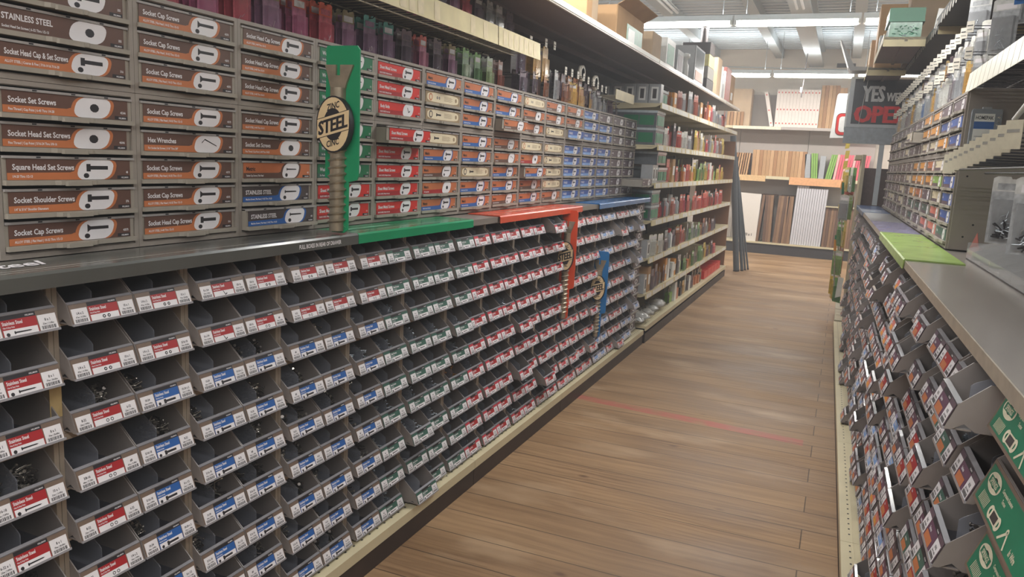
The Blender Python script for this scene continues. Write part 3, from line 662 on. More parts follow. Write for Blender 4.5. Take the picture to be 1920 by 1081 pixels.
def pack(kind, w, h, v, kids=True):
    """blister pack: card with a punched header; bubble and contents are parts"""
    def f():
        body, head = PK[kind]; b = MB()
        mb_, mh = mat('pack_'+kind, body, 0.3, var=0.25, scale=60), mat('packhead_'+kind, head, 0.35, var=0.15, scale=50)
        b.box(0, w, -0.0006, 0.0006, 0, h*0.78, mb_)
        b.prism([(0, h*.78), (w, h*.78), (w, h*.97), (w*.9, h), (w*.6, h), (w*.57, h*.965), (w*.43, h*.965), (w*.4, h), (w*.1, h), (0, h*.97)], 'y', -0.0006, 0.0006, mh)
        b.rect(w*.12, w*.88, h*.80, h*.90, -.0009, white if v % 2 else mb_)
        return b.mesh('card')
    def g():
        q = random.Random(v); b = MB()
        x0, x1, z0, z1, d = w*.1, w*.9, h*.06, h*.66, 0.016
        b.prism([(x0, z0), (x1, z0), (x1, z1), (x0, z1)], 'y', -d, -0.001, mat('bubble_'+kind, PK[kind][0], 0.1, var=0.1, alpha=0.38))
        return b.mesh('bubble')
    def c():
        q = random.Random(v+9); b = MB(); mm = (brass if kind in ('gold',) else (steel if v % 3 else zinc))
        for i in range(16):
            L = q.uniform(.012, .03); a = q.uniform(0, PI); cx, cz = q.uniform(w*.25, w*.75), h*.08+q.random()**1.6*h*.34
            b.cyl((cx-L*.4*math.cos(a), -.003-.009*q.random(), cz-L*.2*math.sin(a)), (cx+L*.4*math.cos(a), -.003-.009*q.random(), max(cz+L*.6*math.sin(a), h*.07)), .0016, .0016, 5, mm)
        return b.mesh('contents')
    a = cached(('pk', kind, w, h, v % 2), f)
    return a, (cached(('pb', kind, w, h), g) if kids else None), (cached(('pc', kind, w, h, v % 4), c) if kids else None)
def hang(kind, w, h, x, y, ztop, rz, lab, group, v=0, kids=True, tilt=0, spin=0, cat='blister pack'):
    a, g, c = pack(kind, w, h, v, kids)
    sx = -w/2
    ca, sa = math.cos(rz+spin), math.sin(rz+spin)
    o = ob('blister_pack', a, None, (x+ca*sx, y+sa*sx, ztop-h), rz+spin, 0, tilt); tag(o, lab, cat, group)
    if kids: ob('bubble', g, o); ob('contents', c, o)
    return o
hookm = cached('hk', lambda: MB().tube([(0, 0.30, 0), (0, 0.0, 0), (0, -0.012, 0.01)], 0.0022, wire, 5).mesh('peg_hook'))
hooktag = cached('hkt', lambda: MB().tube([(0, 0.30, 0), (0, 0.0, 0), (0, -0.012, 0.01)], 0.0022, wire, 5).tube([(0, .30, .012), (0, -.014, .012)], 0.0018, wire, 5).mesh('peg_hook'))
tagmesh = cached('tg', lambda: MB().box(-.017, .017, -.0165, -.0145, -.016, .030, tagw).box(-.013, .013, -.0172, -.0165, .010, .014, black).box(-.012, .010, -.0172, -.0165, -.006, -.001, mat('tag_grey', (150, 148, 140))).mesh('price_tag'))
def hook(x, y, z, rz, tagged, lab, group):
    o = ob('peg_hook', hooktag if tagged else hookm, None, (x, y, z), rz); tag(o, lab, 'peg hook', group)
    if tagged: ob('price_tag', tagmesh, o)
    return o
rh = random.Random(21)
# ---- left pegboard wall, shelves above the cabinets
for i, (a, e) in enumerate(((0.2, 1.5), (1.5, 2.72), (2.72, 3.95), (3.95, 5.2), (5.2, 6.44), (6.44, 7.68), (7.68, 8.9), (8.9, 10.12), (10.12, 11.4))):
    b = MB(); b.box(0, e-a-.002, 0, 0.02, 0.0, 2.62, peg)
    for x in (0.0, e-a-.032): b.box(x, x+.03, -.012, 0, 0.13, 2.62, dark)
    tag(ob('pegboard_backing', b, None, (-2.055, a, 0), LEFT), 'dark pegboard back panel of the left shelving, %s from the near end' % ORD[i], 'shelving panel', 'left back panels')
for i, (a, e) in enumerate(((1.4, 2.5), (2.5, 3.72), (3.72, 4.94), (4.94, 6.16), (6.16, 7.38), (7.38, 8.6), (8.6, 9.82), (9.82, 11.2))):
    L_ = e-a-.003; b = MB()
    b.box(0, L_, 0.012, 0.60, 0.004, 0.03, under).box(0, L_, 0.0, 0.012, -0.004, 0.034, edgew).box(0.01, L_-.01, -0.004, 0, 0.004, 0.028, mat('edge_strip', (238, 236, 228), .25, var=.02))
    b.box(0, L_, 0.30, 0.318, -0.012, 0.004, under); b.box(0, L_, 0.45, 0.60, -0.03, 0.004, under)
    tag(ob('top_shelf', b, None, (-1.43, a, 2.30), LEFT), 'grey top shelf with bright front edge over the left side, %s section' % ORD[i], 'shelf', 'left top shelves')
# wire shelf with cream price rail
def wire_shelf(x, y0, y1, z, rz, depth, lab, rail=True, mm=wire, step=.05):
    b = MB(); L_ = abs(y1-y0)
    k = 0.0
    while k <= L_: b.tube([(k, 0.0, 0), (k, depth, 0)], 0.0028, mm, 4); k += step
    for d in (0.01, depth*.33, depth*.66, depth-.01): b.tube([(0, d, -0.005), (L_, d, -0.005)], 0.004, mm, 4)
    R = ob('wire_shelf', b, None, (x, y0, z), rz); tag(R, lab, 'wire shelf')
    return R, L_
wm = mat('wire_grey', (186, 176, 156), 0.4, 0.4, var=0)
for a, e, lab in ((1.0, 3.42, 'long wire shelf with cream price rail above the left drawer cabinets, nearer piece'), (3.43, 3.97, 'short wire shelf with cream price rail at the end of the long one')):
    R, L_ = wire_shelf(-1.565, a, e, 2.075, LEFT, 0.46, lab, mm=wm)
    rb_ = MB().prism([(-.004, -.03), (-.001, -.03), (.004, .055), (.001, .055)], 'x', 0, L_, creamd)
    q = random.Random(3); x = .05
    while x < L_-.08:
        if q.random() < .7: rb_.face([(x, -.0045, -.022), (x+.045, -.0045, -.022), (x+.045, -.0005, .045), (x, -.0005, .045)], mat('rail_label', (212, 196, 160), .4, var=.1))
        x += .065
    ob('price_rail', rb_, R)
R, L_ = wire_shelf(-1.60, 5.60, 6.12, 2.01, LEFT, 0.42, 'short wire shelf with cream rail at the far end above the left cabinets', mm=wm)
ob('price_rail', MB().box(0, L_, -.004, 0, -.025, .045, creamd), R)
# packs hanging from hooks above the cabinets
y = 1.52; n = 0
while y < 3.93:
    kind = ('purple', 'red', 'purple', 'red', 'mauve', 'purple', 'red', 'mauve', 'teal', 'teal', 'dark', 'purple', 'dark', 'mauve', 'green', 'green', 'lime', 'orange')[min(n, 17)]
    cnt_ = (8, 7, 8, 8, 4, 3, 5, 4, 6, 6, 5, 4, 5, 4, 5, 4, 4, 4)[min(n, 17)]
    w = .075 if n % 2 == 0 else .066; h = .205 if n < 14 else .225
    hook(-1.735, y, 2.028, LEFT, False, 'wire peg hook holding %s packs above the cabinets, %s from the left' % (kind, ORD[n]), 'peg hooks under the wire shelf')
    for k in range(cnt_):
        z = 2.035+rh.uniform(-.006, .004)
        sp_ = hang(kind, w, h, -1.752-0.030*k, y+rh.uniform(-.006, .006), z, LEFT, '%s blister pack on the %s hook from the left above the drawer cabinets' % (kind if kind != 'dark' else 'dark plum', ORD[n]), 'packs on hook %s above the cabinets' % ORD[n], n+k, k < 4, 0, rh.uniform(-.08, .08)); sp_.name = 'screw_pack'
    y += 0.139; n += 1
# dark packs above the wire shelf
y = 2.35; n = 0
while y < 3.95:
    kind = ('dark', 'dark', 'mauve', 'dark', 'dark', 'purple', 'dark', 'mauve', 'red', 'dark', 'silver', 'silver', 'dark')[n % 13]
    for k in range(3):
        hang(kind, .075, .17, -1.70-0.035*k, y+rh.uniform(-.006, .006), 2.275+rh.uniform(-.006, .004), LEFT, '%s blister pack on the %s hook of the row above the wire shelf' % (kind, ORD[n]), 'packs on hook %s above the wire shelf' % ORD[n], n+k, k < 1, 0, rh.uniform(-.08, .08))
    y += 0.125; n += 1
# hooks with white tags beyond the wire shelf
n = 0
for (yy, zz, kind, w, h) in ((4.03, 2.12, 'dark', .08, .17), (4.26, 2.14, 'gold', .09, .19), (4.40, 2.145, 'gold', .10, .20), (4.62, 2.03, 'dark', .07, .15), (4.74, 2.03, 'dark', .08, .15), (4.86, 2.03, 'rust', .08, .16), (4.98, 2.03, 'rust', .08, .15), (5.08, 2.02, 'orange', .08, .15),
                             (5.20, 2.02, 'dark', .09, .15), (5.30, 2.01, 'dark', .08, .15), (5.40, 2.0, 'silver', .07, .15), (5.50, 2.0, 'dark', .07, .14)):
    hook(-1.66, yy, zz+.03, LEFT, True, 'peg hook with white price tag beyond the wire shelf, %s from the left' % ORD[n], 'tagged peg hooks on the left')
    for k in range(2):
        hang(kind, w, h, -1.70-.04*k, yy, zz+.03, LEFT, '%s pack on the %s white-tagged hook from the left' % (kind, ORD[n]), 'packs on tagged hook %s' % ORD[n], n+k, k < 1, 0, rh.uniform(-.2, .2))
    n += 1
n = 0
for (yy, zz, kind, w, h) in ((4.05, 1.99, 'dark', .08, .12), (4.22, 2.0, 'dark', .07, .12), (4.40, 2.0, 'rust', .08, .13), (4.58, 2.05, 'silver', .09, .18), (4.75, 1.99, 'rust', .09, .14), (4.90, 2.01, 'gold', .10, .17), (5.08, 2.0, 'gold', .11, .17), (5.28, 1.99, 'gold', .09, .16), (5.50, 1.98, 'silver', .06, .13), (5.62, 1.97, 'silver', .06, .13), (5.78, 1.97, 'dark', .08, .12), (5.95, 1.97, 'dark', .07, .12)):
    for k in range(2):
        hang(kind, w, h, -1.69-.04*k, yy, zz+.015, LEFT, '%s clamp pack low above the far cabinets, %s hook from the left' % (kind, ORD[n]), 'packs on low hook %s' % ORD[n], n+k, k < 1, 0, rh.uniform(-.25, .25))
    hook(-1.675, yy, zz, LEFT, False, 'plain peg hook low above the far cabinets, %s from the left' % ORD[n], 'plain low peg hooks')
    n += 1
for i, (yy, zz) in enumerate(((5.05, 2.10), (5.36, 2.07))):
    tag(ob('tape_roll', MB().lathe((0, 0, 0), [(.034, 0), (.052, 0), (.052, .024), (.034, .024), (.034, 0)], 20, tagw, 'y'), None, (-1.675, yy, zz), LEFT, 0, 0), 'white tape roll hanging among the tagged hooks, ' + ('left one' if not i else 'right one'), 'tape roll', 'white tape rolls')

# ---------------------------------------------------------------- boxes and goods
def carton(name, x, y, z, w, d, h, m, lab, rz=0, cat='box', group=None, band=None, open_=False, print_=None, tilt=0):
    """x,y = front-left corner in the viewer's frame given by rz"""
    b = MB(); r = min(w, d, h)*.03
    b.prism([(r, 0), (w-r, 0), (w, r), (w, d-r), (w-r, d), (r, d), (0, d-r), (0, r)], 'z', 0, h, m)
    if not open_: b.box(w*.02, w*.98, d*.47, d*.53, h, h+.0008, mat('packing_tape', (196, 168, 120), .3))
    o = ob(name, b, None, (x, y, z), rz, 0, tilt); tag(o, lab, cat, group)
    if band: ob('label', MB().box(w*band[0], w*band[1], -.0015, 0, h*band[2], h*band[3], band[4]), o)
    if print_: ob('print', MB().box(w*print_[0], w*print_[1], -.003, -.0015, h*print_[2], h*print_[3], print_[4]), o)
    if open_:
        for s in (0, 1):
            fl = MB().prism([(0 if s == 0 else d, h), (-.08*1.2 if s == 0 else d+.10, h+.05), (-.08*1.2 if s == 0 else d+.10, h+.053), (0 if s == 0 else d, h+.004)], 'x', 0, w, m)
            ob('flap', fl, o)
    return o
gp = mat('green_print', (60, 140, 104), .4, var=.25, scale=25)
gl = mat('grey_plastic', (160, 162, 164), .3, var=.06); wp = mat('white_print', (226, 226, 222), .4, var=.05)
T1 = 2.335
carton('tall_box', -1.47, 4.42, T1, .10, .35, .34, cardb, 'tall brown carton standing first on the left top shelf', LEFT)
carton('tall_box', -1.50, 4.60, T1, .13, .35, .30, cardl, 'pale carton standing second on the left top shelf', LEFT)
carton('carton', -1.47, 5.05, T1+.0, .72, .34, .20, cardb, 'wide open brown carton with a green label on the left top shelf', LEFT, band=(.35, .95, .02, .62, gp), open_=True, print_=(.40, .64, .05, .5, wp))
carton('tall_box', -1.46, 6.02, T1, .30, .32, .19, cardl, 'pale plain carton beyond the open carton on the left top shelf', LEFT)
carton('picture_box', -1.455, 6.50, T1, .34, .10, .22, wp, 'white box with green picture on the left top shelf', LEFT, band=(.12, .88, .1, .8, gp))
carton('picture_box', -1.455, 6.95, T1, .26, .10, .19, gl, 'grey box with plum picture on the left top shelf', LEFT, band=(.15, .85, .1, .8, cm('plum')))
def valve(x, y, z):
    b = MB(); b.lathe((0, 0, 0), [(.03, 0), (.03, .1), (.018, .12), (.018, .16), (.035, .17), (.035, .2), (.01, .21)], 14, wp)
    tag(ob('white_bottle', b, None, (x, y, z)), 'white capped bottle on the left top shelf beyond the picture boxes', 'bottle')
valve(-1.46, 7.35, T1)
carton('display_case', -1.45, 7.75, T1, .52, .30, .34, gl, 'grey display case with dark window on the left top shelf', LEFT, 'display case', band=(.08, .92, .42, .95, mat('case_window', (72, 80, 86), .2)), print_=(.1, .9, .08, .34, mat('case_print', (196, 140, 120), .4)))
for i in range(4):
    carton('stacked_box', -1.46, 8.55+.02*i, T1+.125*i, .44-.05*i, .3, .12, (dark, mat('dull_box', (120, 116, 108)), mat('yellow_box', (190, 180, 120)), dark)[i], '%s box from the bottom of the dark stack on the left top shelf' % ORD[i], LEFT, 'box', 'dark stacked boxes')
tag(ob('red_cap_bottle', MB().lathe((0, 0, 0), [(.04, 0), (.04, .16), (.02, .2)], 12, dark).lathe((0, 0, .2), [(.03, 0), (.03, .06)], 12, cm('red')), None, (-1.55, 8.7, T1+.5)), 'dark bottle with red cap on top of the dark stacked boxes', 'bottle')
for i, (w, h, m_) in enumerate(((.30, .42, cardl), (.12, .36, wp), (.10, .32, gl), (.10, .34, wp), (.40, .40, mat('pinkish_box', (196, 120, 110))), (.36, .36, cardb))):
    carton('carton', -1.46, 9.2+(0, .33, .47, .59, .72, 1.14)[i], T1, w, .3, h, m_, '%s of the row of boxes at the far end of the left top shelf' % ORD[i], LEFT, 'box', 'far top shelf boxes', band=(.15, .6, .15, .4, wp) if i == 5 else None)

# ---- left far shelving
def slab(y0, L_, z, lab, xf=-1.45, xd=.58, group='left far shelves'):
    b = MB(); b.box(0, L_, 0.012, xd, -.002, .012, cream)
    b.prism([(0, -.03), (.012, -.03), (.014, .014), (.004, .018)], 'x', 0, L_, creamd)
    for x in (0, L_-.006): b.prism([(.012, .0), (xd, .0), (xd, -.055), (.05, -.018)], 'x', x, x+.006, cream)
    q = random.Random(int(z*100)); x = .02
    while x < L_-.06:
        if q.random() < .75: b.face([(x, -.0005, -.026), (x+.045, -.0005, -.026), (x+.045, .0032, .012), (x, .0032, .012)], wp)
        x += .06
    return tag(ob('metal_shelf', b, None, (xf, y0, z), LEFT), lab, 'shelf', group)
LV = [2.015, 1.675, 1.36, 1.045, 0.725, 0.415, 0.150]
for li, z in enumerate(LV):
    for s in range(4):
        y0 = 6.478+s*1.22
        if li == 6: deck('shelf_base', -1.430, y0, 1.216, .6, LEFT, 'cream shelf base with brown kickplate, %s bay of the far left shelving' % ORD[s], .15, 'far left shelf bases')
        else: slab(y0, 1.216, z, 'cream steel shelf, %s level from the top, %s bay of the far left shelving' % (ORD[li], ORD[s]))
def organizer(x, y, z, w, h, lab, d=.3, nm='organizer_box', grp='green-labelled organizers'):
    o = ob(nm, MB().prism([(0, 0), (w, 0), (w, .01), (w-.004, h-.02), (.004, h-.02), (0, .01)], 'y', 0, d, mat('smoke_plastic', (96, 100, 104), .2, var=.1)), None, (x, y, z), LEFT); tag(o, lab, 'organizer', grp)
    ob('lid', MB().box(-.004, w+.004, -.006, d, h-.02, h, mat('lid_plastic', (176, 186, 190), .2)), o)
    for k in range(2): ob('label', MB().box(w*(.12+.44*k), w*(.50+.44*k), -.003, 0, h*.15, h*.72, cm('green') if k == 0 else gp), o)
    return o
def chain(y, z, spec, levelword, xoff=0):
    """spec: list of (kind, w, h)"""
    i = 0
    for (kind, w, h) in spec:
        lab = lambda t: '%s, %s item on the %s' % (t, ORD[i], levelword)
        x = -1.475-xoff-rs.uniform(0, .025)
        if kind == 'org': organizer(x, y, z, w, h, lab('smoky organizer box with green labels'))
        elif kind == 'lamp': carton('boxed_fitting', x, y, z, w, .1, h, gl, lab('pale box with dark oval picture'), LEFT, 'box', None, (.2, .8, .15, .85, wp), False, (.34, .66, .25, .75, dark))
        elif kind in ('red', 'ltred', 'silver', 'gold', 'green', 'yellow', 'white', 'dark', 'rust', 'lime', 'orange', 'blue'):
            a, g, c = pack(kind, w, h, i, True)
            o = ob('carded_item', a, None, (x, y, z), LEFT+rs.uniform(-.25, .25)); tag(o, lab('%s blister pack standing upright' % kind), 'blister pack'); ob('bubble', g, o)
        elif kind == 'bottle':
            o = ob('bottle', MB().lathe((0, 0, 0), [(w*.5, 0), (w*.5, h*.7), (w*.22, h*.82), (w*.22, h*.9)], 12, rs.choice([dark, cm('pine'), wp, gl])), None, (x-w*.5, y+w*.5, z)); tag(o, lab('small round bottle'), 'bottle')
            ob('cap', MB().lathe((0, 0, h*.86), [(w*.26, 0), (w*.26, h*.14)], 10, rs.choice([black, cm('red'), wp])), o)
        elif kind == 'lock':
            o = ob('padlock_pack', MB().box(0, w, 0, .05, 0, h*.6, rs.choice([dark, cm('orange'), cm('lime')])), None, (x, y, z), LEFT); tag(o, lab('chunky lock pack'), 'padlock')
            ob('shackle', MB().tube([(w*.2, .02, h*.6), (w*.2, .02, h*.85), (w*.35, .02, h), (w*.65, .02, h), (w*.8, .02, h*.85), (w*.8, .02, h*.6)], .006, steel), o)
        elif kind == 'box': carton('small_box', x, y, z, w, .12, h, rs.choice([cardb, gl, wp, cm('navy'), cm('amber')]), lab('small carton'), LEFT, 'box', None, (.2, .8, .3, .7, wp))
        y += w+rs.uniform(.004, .02); i += 1
rs = random.Random(8)
def rowspec(kinds, total, wr, hr):
    out = []; t = 0
    while t < total:
        w = rs.uniform(*wr); out.append((rs.choice(kinds), w, rs.uniform(*hr))); t += w+.012
    return out
L2 = 'shelf level beneath the left top shelf'
chain(6.10, LV[0]+.014, [], '')
chain(6.60, LV[0]+.014, [('org', .26, .12)]+rowspec(['silver', 'white', 'red', 'orange', 'box', 'silver'], 3.6, (.05, .14), (.12, .22)), 'top level, far left shelving')
for i in range(5): carton('boxed_fitting', -1.995+.105*i, 6.50, LV[0]+.013, .10, .1, .155, gl, 'pale boxed fitting on the top far shelf, %s in the crosswise row' % ORD[i], 0, 'box', 'boxed fittings', (.2, .8, .15, .85, wp), False, (.34, .66, .25, .75, dark))
chain(6.84, LV[1]+.014, [('white', .13, .16)]+rowspec(['rust', 'red', 'silver', 'white', 'dark', 'yellow', 'ltred', 'box'], 3.4, (.05, .11), (.14, .22)), 'second level, far left shelving')
def end_org(x, y, z, w, d, h, lab):
    o = ob('organizer_box', MB().box(0, w, 0, d, 0, h-.02, mat('smoke_plastic', (0, 0, 0))), None, (x, y, z), 0); tag(o, lab, 'organizer')
    ob('lid', MB().box(-.005, w+.005, -.005, d+.005, h-.02, h, mat('lid_plastic', (0, 0, 0))), o)
    for k in range(2): ob('label', MB().box(w*(.35+.31*k), w*(.64+.31*k), -.003, 0, h*.15, h*.72, cm('green')), o)
    ob('label', MB().box(w, w+.003, d*.1, d*.9, h*.15, h*.72, gp), o)
for k in range(2):
    for j, nm_ in enumerate(('lower', 'upper')):
        end_org(-1.92 if k == 0 else -2.02, 6.50, LV[1]+.013+.142*j, .43 if k == 0 else .09, .30, .14, '%s smoky organizer on the second far shelf, %s' % (nm_, 'the big one' if k == 0 else 'the sliver behind the cabinets'))
        end_org(-1.90, 6.50, LV[3]+.013+.128*j, .42, .30, .125, '%s smoky organizer with green labels on the fourth far shelf' % nm_) if k == 0 else None
chain(6.48, LV[2]+.014, [('lamp', .10, .15), ('lamp', .10, .15), ('org', .20, .13), ('org', .15, .13)]+rowspec(['ltred', 'red', 'ltred', 'yellow', 'bottle', 'green', 'box', 'lock'], 3.4, (.06, .12), (.14, .22)), 'third level, far left shelving')
organizer(-1.48, 6.60, LV[2]+.014+.152, .34, .11, 'smoky organizer resting on grey boxes, third level of the far shelving')
chain(6.84, LV[3]+.014, rowspec(['ltred', 'red', 'ltred', 'orange', 'bottle', 'ltred'], 3.6, (.06, .12), (.14, .21)), 'fourth level, far left shelving')
chain(6.48, LV[4]+.014, [('lamp', .11, .15), ('white', .16, .19), ('gold', .10, .12), ('white', .14, .18), ('gold', .12, .16)]+rowspec(['bottle', 'rust', 'silver', 'dark', 'ltred', 'green'], 3.2, (.05, .11), (.12, .20)), 'fifth level, far left shelving')
chain(6.48, LV[5]+.014, [('lamp', .10, .16)]+rowspec(['dark', 'silver', 'lock', 'box', 'rust'], 1.6, (.07, .12), (.13, .22))+rowspec(['lock', 'green', 'dark', 'yellow', 'red'], 2.1, (.06, .11), (.12, .2)), 'sixth level, far left shelving')
def plastic_bag(x, y, z, s, sd, lab):
    q = random.Random(sd); b = MB(); n_, m_ = 12, 9; v = []
    for j in range(m_):
        t = j/(m_-1)
        for i in range(n_):
            a = 2*PI*i/n_; r = s*math.sin(PI*min(max(t, .04), .97))**.6*(1+q.uniform(-.18, .18))
            v.append((r*math.cos(a)*1.3, r*math.sin(a), s*.9*t+q.uniform(-.008, .008)))
    f = [(j*n_+i, j*n_+(i+1) % n_, (j+1)*n_+(i+1) % n_, (j+1)*n_+i) for j in range(m_-1) for i in range(n_)]
    b.add(v, f, mat('crinkled_bag', (196, 196, 192), .12, var=.25, scale=30, alpha=.75), True)
    o = ob('plastic_bag', b, None, (x, y, z+.012), LEFT); tag(o, lab, 'bag'); return o
for i, (yy, s) in enumerate(((6.64, .10), (6.87, .085), (7.09, .08), (7.34, .10))): plastic_bag(-1.55, yy, LV[6], s, i, 'crinkled clear plastic bag of parts on the base shelf, %s from the near end' % ORD[i])
plastic_bag(-1.505, 6.475, .125+.04, .05, 9, 'small crinkled plastic bag on the base beside the narrow drawer tower')
chain(7.65, LV[6]+.002, rowspec(['box', 'dark', 'lock', 'gold', 'lock'], 1.9, (.08, .14), (.12, .2)), 'base level, far left shelving')
for i in range(5): carton('red_box', -1.47, 9.7+.27*i, LV[6]+.002, .25, .3, .10, cm('red'), 'flat red case on the base level at the far end, %s from the near side' % ORD[i], LEFT, 'case', 'flat red cases')
# brown end board and leaning pipes
tag(ob('end_board', MB().box(0, .5, 0, .02, 0, 1.9, mat('brown_board', (134, 94, 66), .6, var=.1, scale=5)).box(.02, .48, -.004, 0, .02, .06, dark), None, (-1.97, 11.42, 0), 0), 'brown wooden end board closing the far end of the left shelving', 'board')
pm = mat('grey_pipe', (92, 98, 104), .45, .2, var=.08)
for i, (x, dx, r, h) in enumerate(((-1.35, -.24, .045, 2.0), (-1.28, -.25, .024, 1.7), (-1.245, -.27, .016, 1.55), (-1.215, -.28, .014, 1.4))):
    b = MB().cyl((x, 12.0+.11*i, 0.0), (x+dx, 12.0+.11*i, h), r, r, 16, pm); b.cyl((x, 12.0+.11*i, 0.0), (x+dx*.02, 12.0+.11*i, .02), r*1.08, r*1.08, 16, dark)
    tag(ob('leaning_pipe', b), 'dark grey pipe leaning at the end of the left shelving, %s from the left' % ORD[i], 'pipe', 'leaning pipes')

# ---------------------------------------------------------------- far wall shelving
FY = 14.92
fb = MB().box(-4.2, 0.45, FY+.02, FY+.5, 0, .185, mat('charcoal_kick', (58, 54, 54), .6)).box(-4.2, .45, FY, FY+.5, .185, .215, cream)
tag(ob('shelf_plinth', fb), 'cream shelf base with charcoal kickplate under the boards at the far wall', 'shelf base')
wb = mat('far_panel', (178, 168, 160), .7, var=.03, scale=3)
for i, (a, e) in enumerate(((-4.2, -3.1), (-3.1, -1.9), (-1.9, -.68), (-.68, .45))):
    tag(ob('shelving_backing', MB().box(a, e-.008, FY+.48, FY+.5, .22, 2.9, wb)), 'warm grey back panel of the far shelving, %s from the left' % ORD[i], 'shelving panel', 'far back panels')
def fshelf(z, segs, nm):
    for i, (a, e, m_, hh) in enumerate(segs):
        tag(ob('far_shelf', MB().box(a, e-.004, FY+.01, FY+.48, z-.006, z, cream).box(a, e-.004, FY, FY+.01, z-hh, z+.004, m_)), '%s far wall shelf, %s piece from the left' % (nm, ORD[i]), 'shelf', 'far shelves')
fshelf(2.30, ((-4.2, -2.0, cream, .04), (-2.0, -1.15, mat('pale_rail', (222, 214, 190), .3), .05), (-1.15, .45, wb, .045)), 'upper')
fshelf(1.42, ((-4.2, -2.0, cream, .05), (-2.0, -1.33, mat('peach_rail', (214, 178, 130), .4), .10), (-1.33, -.92, cream, .05), (-.92, .0, mat('peach_rail2', (220, 164, 116), .4), .13), (.0, .45, cream, .05)), 'middle')
whitec = mat('white_carton', (232, 220, 210), .5, var=.02); redp = mat('red_print', (206, 96, 80), .5)
woodp = [mat('wood_panel_a', (176, 136, 94), .6, var=.18, scale=8, stretch=(30, 30, 1)), mat('wood_panel_b', (160, 116, 76), .6, var=.18, scale=8, stretch=(30, 30, 1)), mat('wood_panel_c', (192, 152, 110), .6, var=.15, scale=8, stretch=(30, 30, 1))]
darkw = [mat('walnut_a', (122, 92, 70), .6, var=.25, scale=8, stretch=(30, 30, 1)), mat('walnut_b', (100, 74, 58), .6, var=.25, scale=8, stretch=(30, 30, 1)), mat('walnut_c', (140, 108, 80), .6, var=.25, scale=8, stretch=(30, 30, 1))]
def board(x, z, w, h, m_, lab, grp, tilt=0, d=.30, y=FY+.05, name='laminate_board', cat='board', marks=None):
    b = MB().box(0, w, 0, d, 0, h, m_)
    o = ob(name, b, None, (x, y, z), 0, 0, tilt); tag(o, lab, cat, grp)
    if marks: ob('print', MB().box(w*.3, w*.7, -.002, 0, h*.08, h*.12, marks).box(w*.3, w*.7, -.002, 0, h*.45, h*.49, marks).box(w*.3, w*.7, -.002, 0, h*.9, h*.94, marks), o)
    return o
for i in range(13): board(-1.285+.0565*i, 2.302, .0545, .66, whitec, 'tall white carton with red print on the upper far shelf, %s from the left' % ORD[i], 'white cartons', marks=redp, cat='carton', name='white_carton')
board(-1.36, 2.302, .06, .62, whitec, 'white carton leaning alone left of the white row on the upper far shelf', None, -.24, marks=redp, cat='carton', name='white_carton')
carton('carton', -2.1, FY+.05, 2.302, .38, .3, .66, cardl, 'large pale carton at the left end of the upper far shelf', 0)
for i in range(5): board(-2.12+.06*i, 2.302-.0, .05, .0+.25, woodp[i % 3], 'short upright board in front of the pale carton, %s from the left' % ORD[i], 'short boards', d=.04, y=FY+.005, name='short_board', cat='board')
for i in range(7): board(-.545+.06*i, 2.302, .056, .74-(.04 if i > 4 else 0), woodp[i % 3], 'tan fluted panel right of the white cartons, %s from the left' % ORD[i], 'tan panels up high', name='fluted_board')
for i in range(11): board(-2.12+.042*i, 1.424, .026, .40, woodp[(i*2) % 3], 'thin tan panel tilted at the left of the middle far shelf, %s from the left' % ORD[i], 'tilted tan panels', .09, name='fluted_board')
for i in range(15): board(-1.60+.062*i, 1.424, .058, .46, woodp[(i*2+i//4) % 3], 'upright tan panel on the middle far shelf, %s from the left' % ORD[i], 'upright tan panels', .0, name='fluted_board')
board(-.665, 1.424, .09, .42, gl, 'grey panel beside the green ones on the middle far shelf', None, -.09)
for i in range(3): board(-.56+.036*i, 1.424, .03, .44, cm('lime'), 'lime green panel leaning left on the middle far shelf, %s from the left' % ORD[i], 'lime panels', -.08)
board(-.445, 1.424, .09, .40, gl, 'grey panel between the two groups of lime panels', None, .02)
for i in range(3): board(-.33+.036*i, 1.424, .03, .44, cm('lime'), 'lime green panel leaning right on the middle far shelf, %s from the left' % ORD[i], 'right lime panels', .17)
for i in range(12): board(-.20+.045*i, 1.424, .038, .44, cm('pink') if i % 3 else mat('pink_light', (232, 170, 165), .5), 'pink panel leaning right on the middle far shelf, %s from the left' % ORD[i], 'pink panels', .10)
o = board(-1.80, .217, .40, .88, mat('white_board', (224, 216, 206), .5, var=.02), 'large white board marked with black size print, at the left of the far base', None, .03, .02, name='white_board', cat='board')
tb = MB().text('2 x 30 x 1', .10, .10, .05, -.002, black, .8); ob('print', tb, o)
k = 0
for x, m_, tl in ((-1.40, 0, .06), (-1.28, 1, -.02), (-1.233, 0, -.02), (-1.186, 2, -.02), (-1.10, 0, .04), (-1.053, 2, .04), (-1.006, 1, .04), (-.95, 2, .03), (-.90, 0, .0), (-.853, 2, .0)):
    board(x, .217, .045, .86, darkw[m_], 'brown laminate plank standing on the far base, %s from the left' % ORD[k], 'brown planks', tl, .3, name='laminate_plank', cat='plank'); k += 1
for i, x in enumerate((-1.40, -1.05)): tag(ob('rack_bar', MB().box(x, x+(.5 if i else .3), FY+.36, FY+.38, 1.06, 1.09, darkw[0])), 'thin brown rail behind the planks on the far base, ' + ('right' if i else 'left'), 'rail', 'brown rails')
wbm = mat('white_plank', (198, 196, 200), .45, var=.10, scale=8, stretch=(30, 30, 1))
for i in range(13): board(-.80+.0405*i, .217, .036, 1.06-(.03 if i > 4 else 0), wbm, 'white plank in the tight white group on the far base, %s from the left' % ORD[i], 'white planks', .03, name='white_plank', cat='plank')
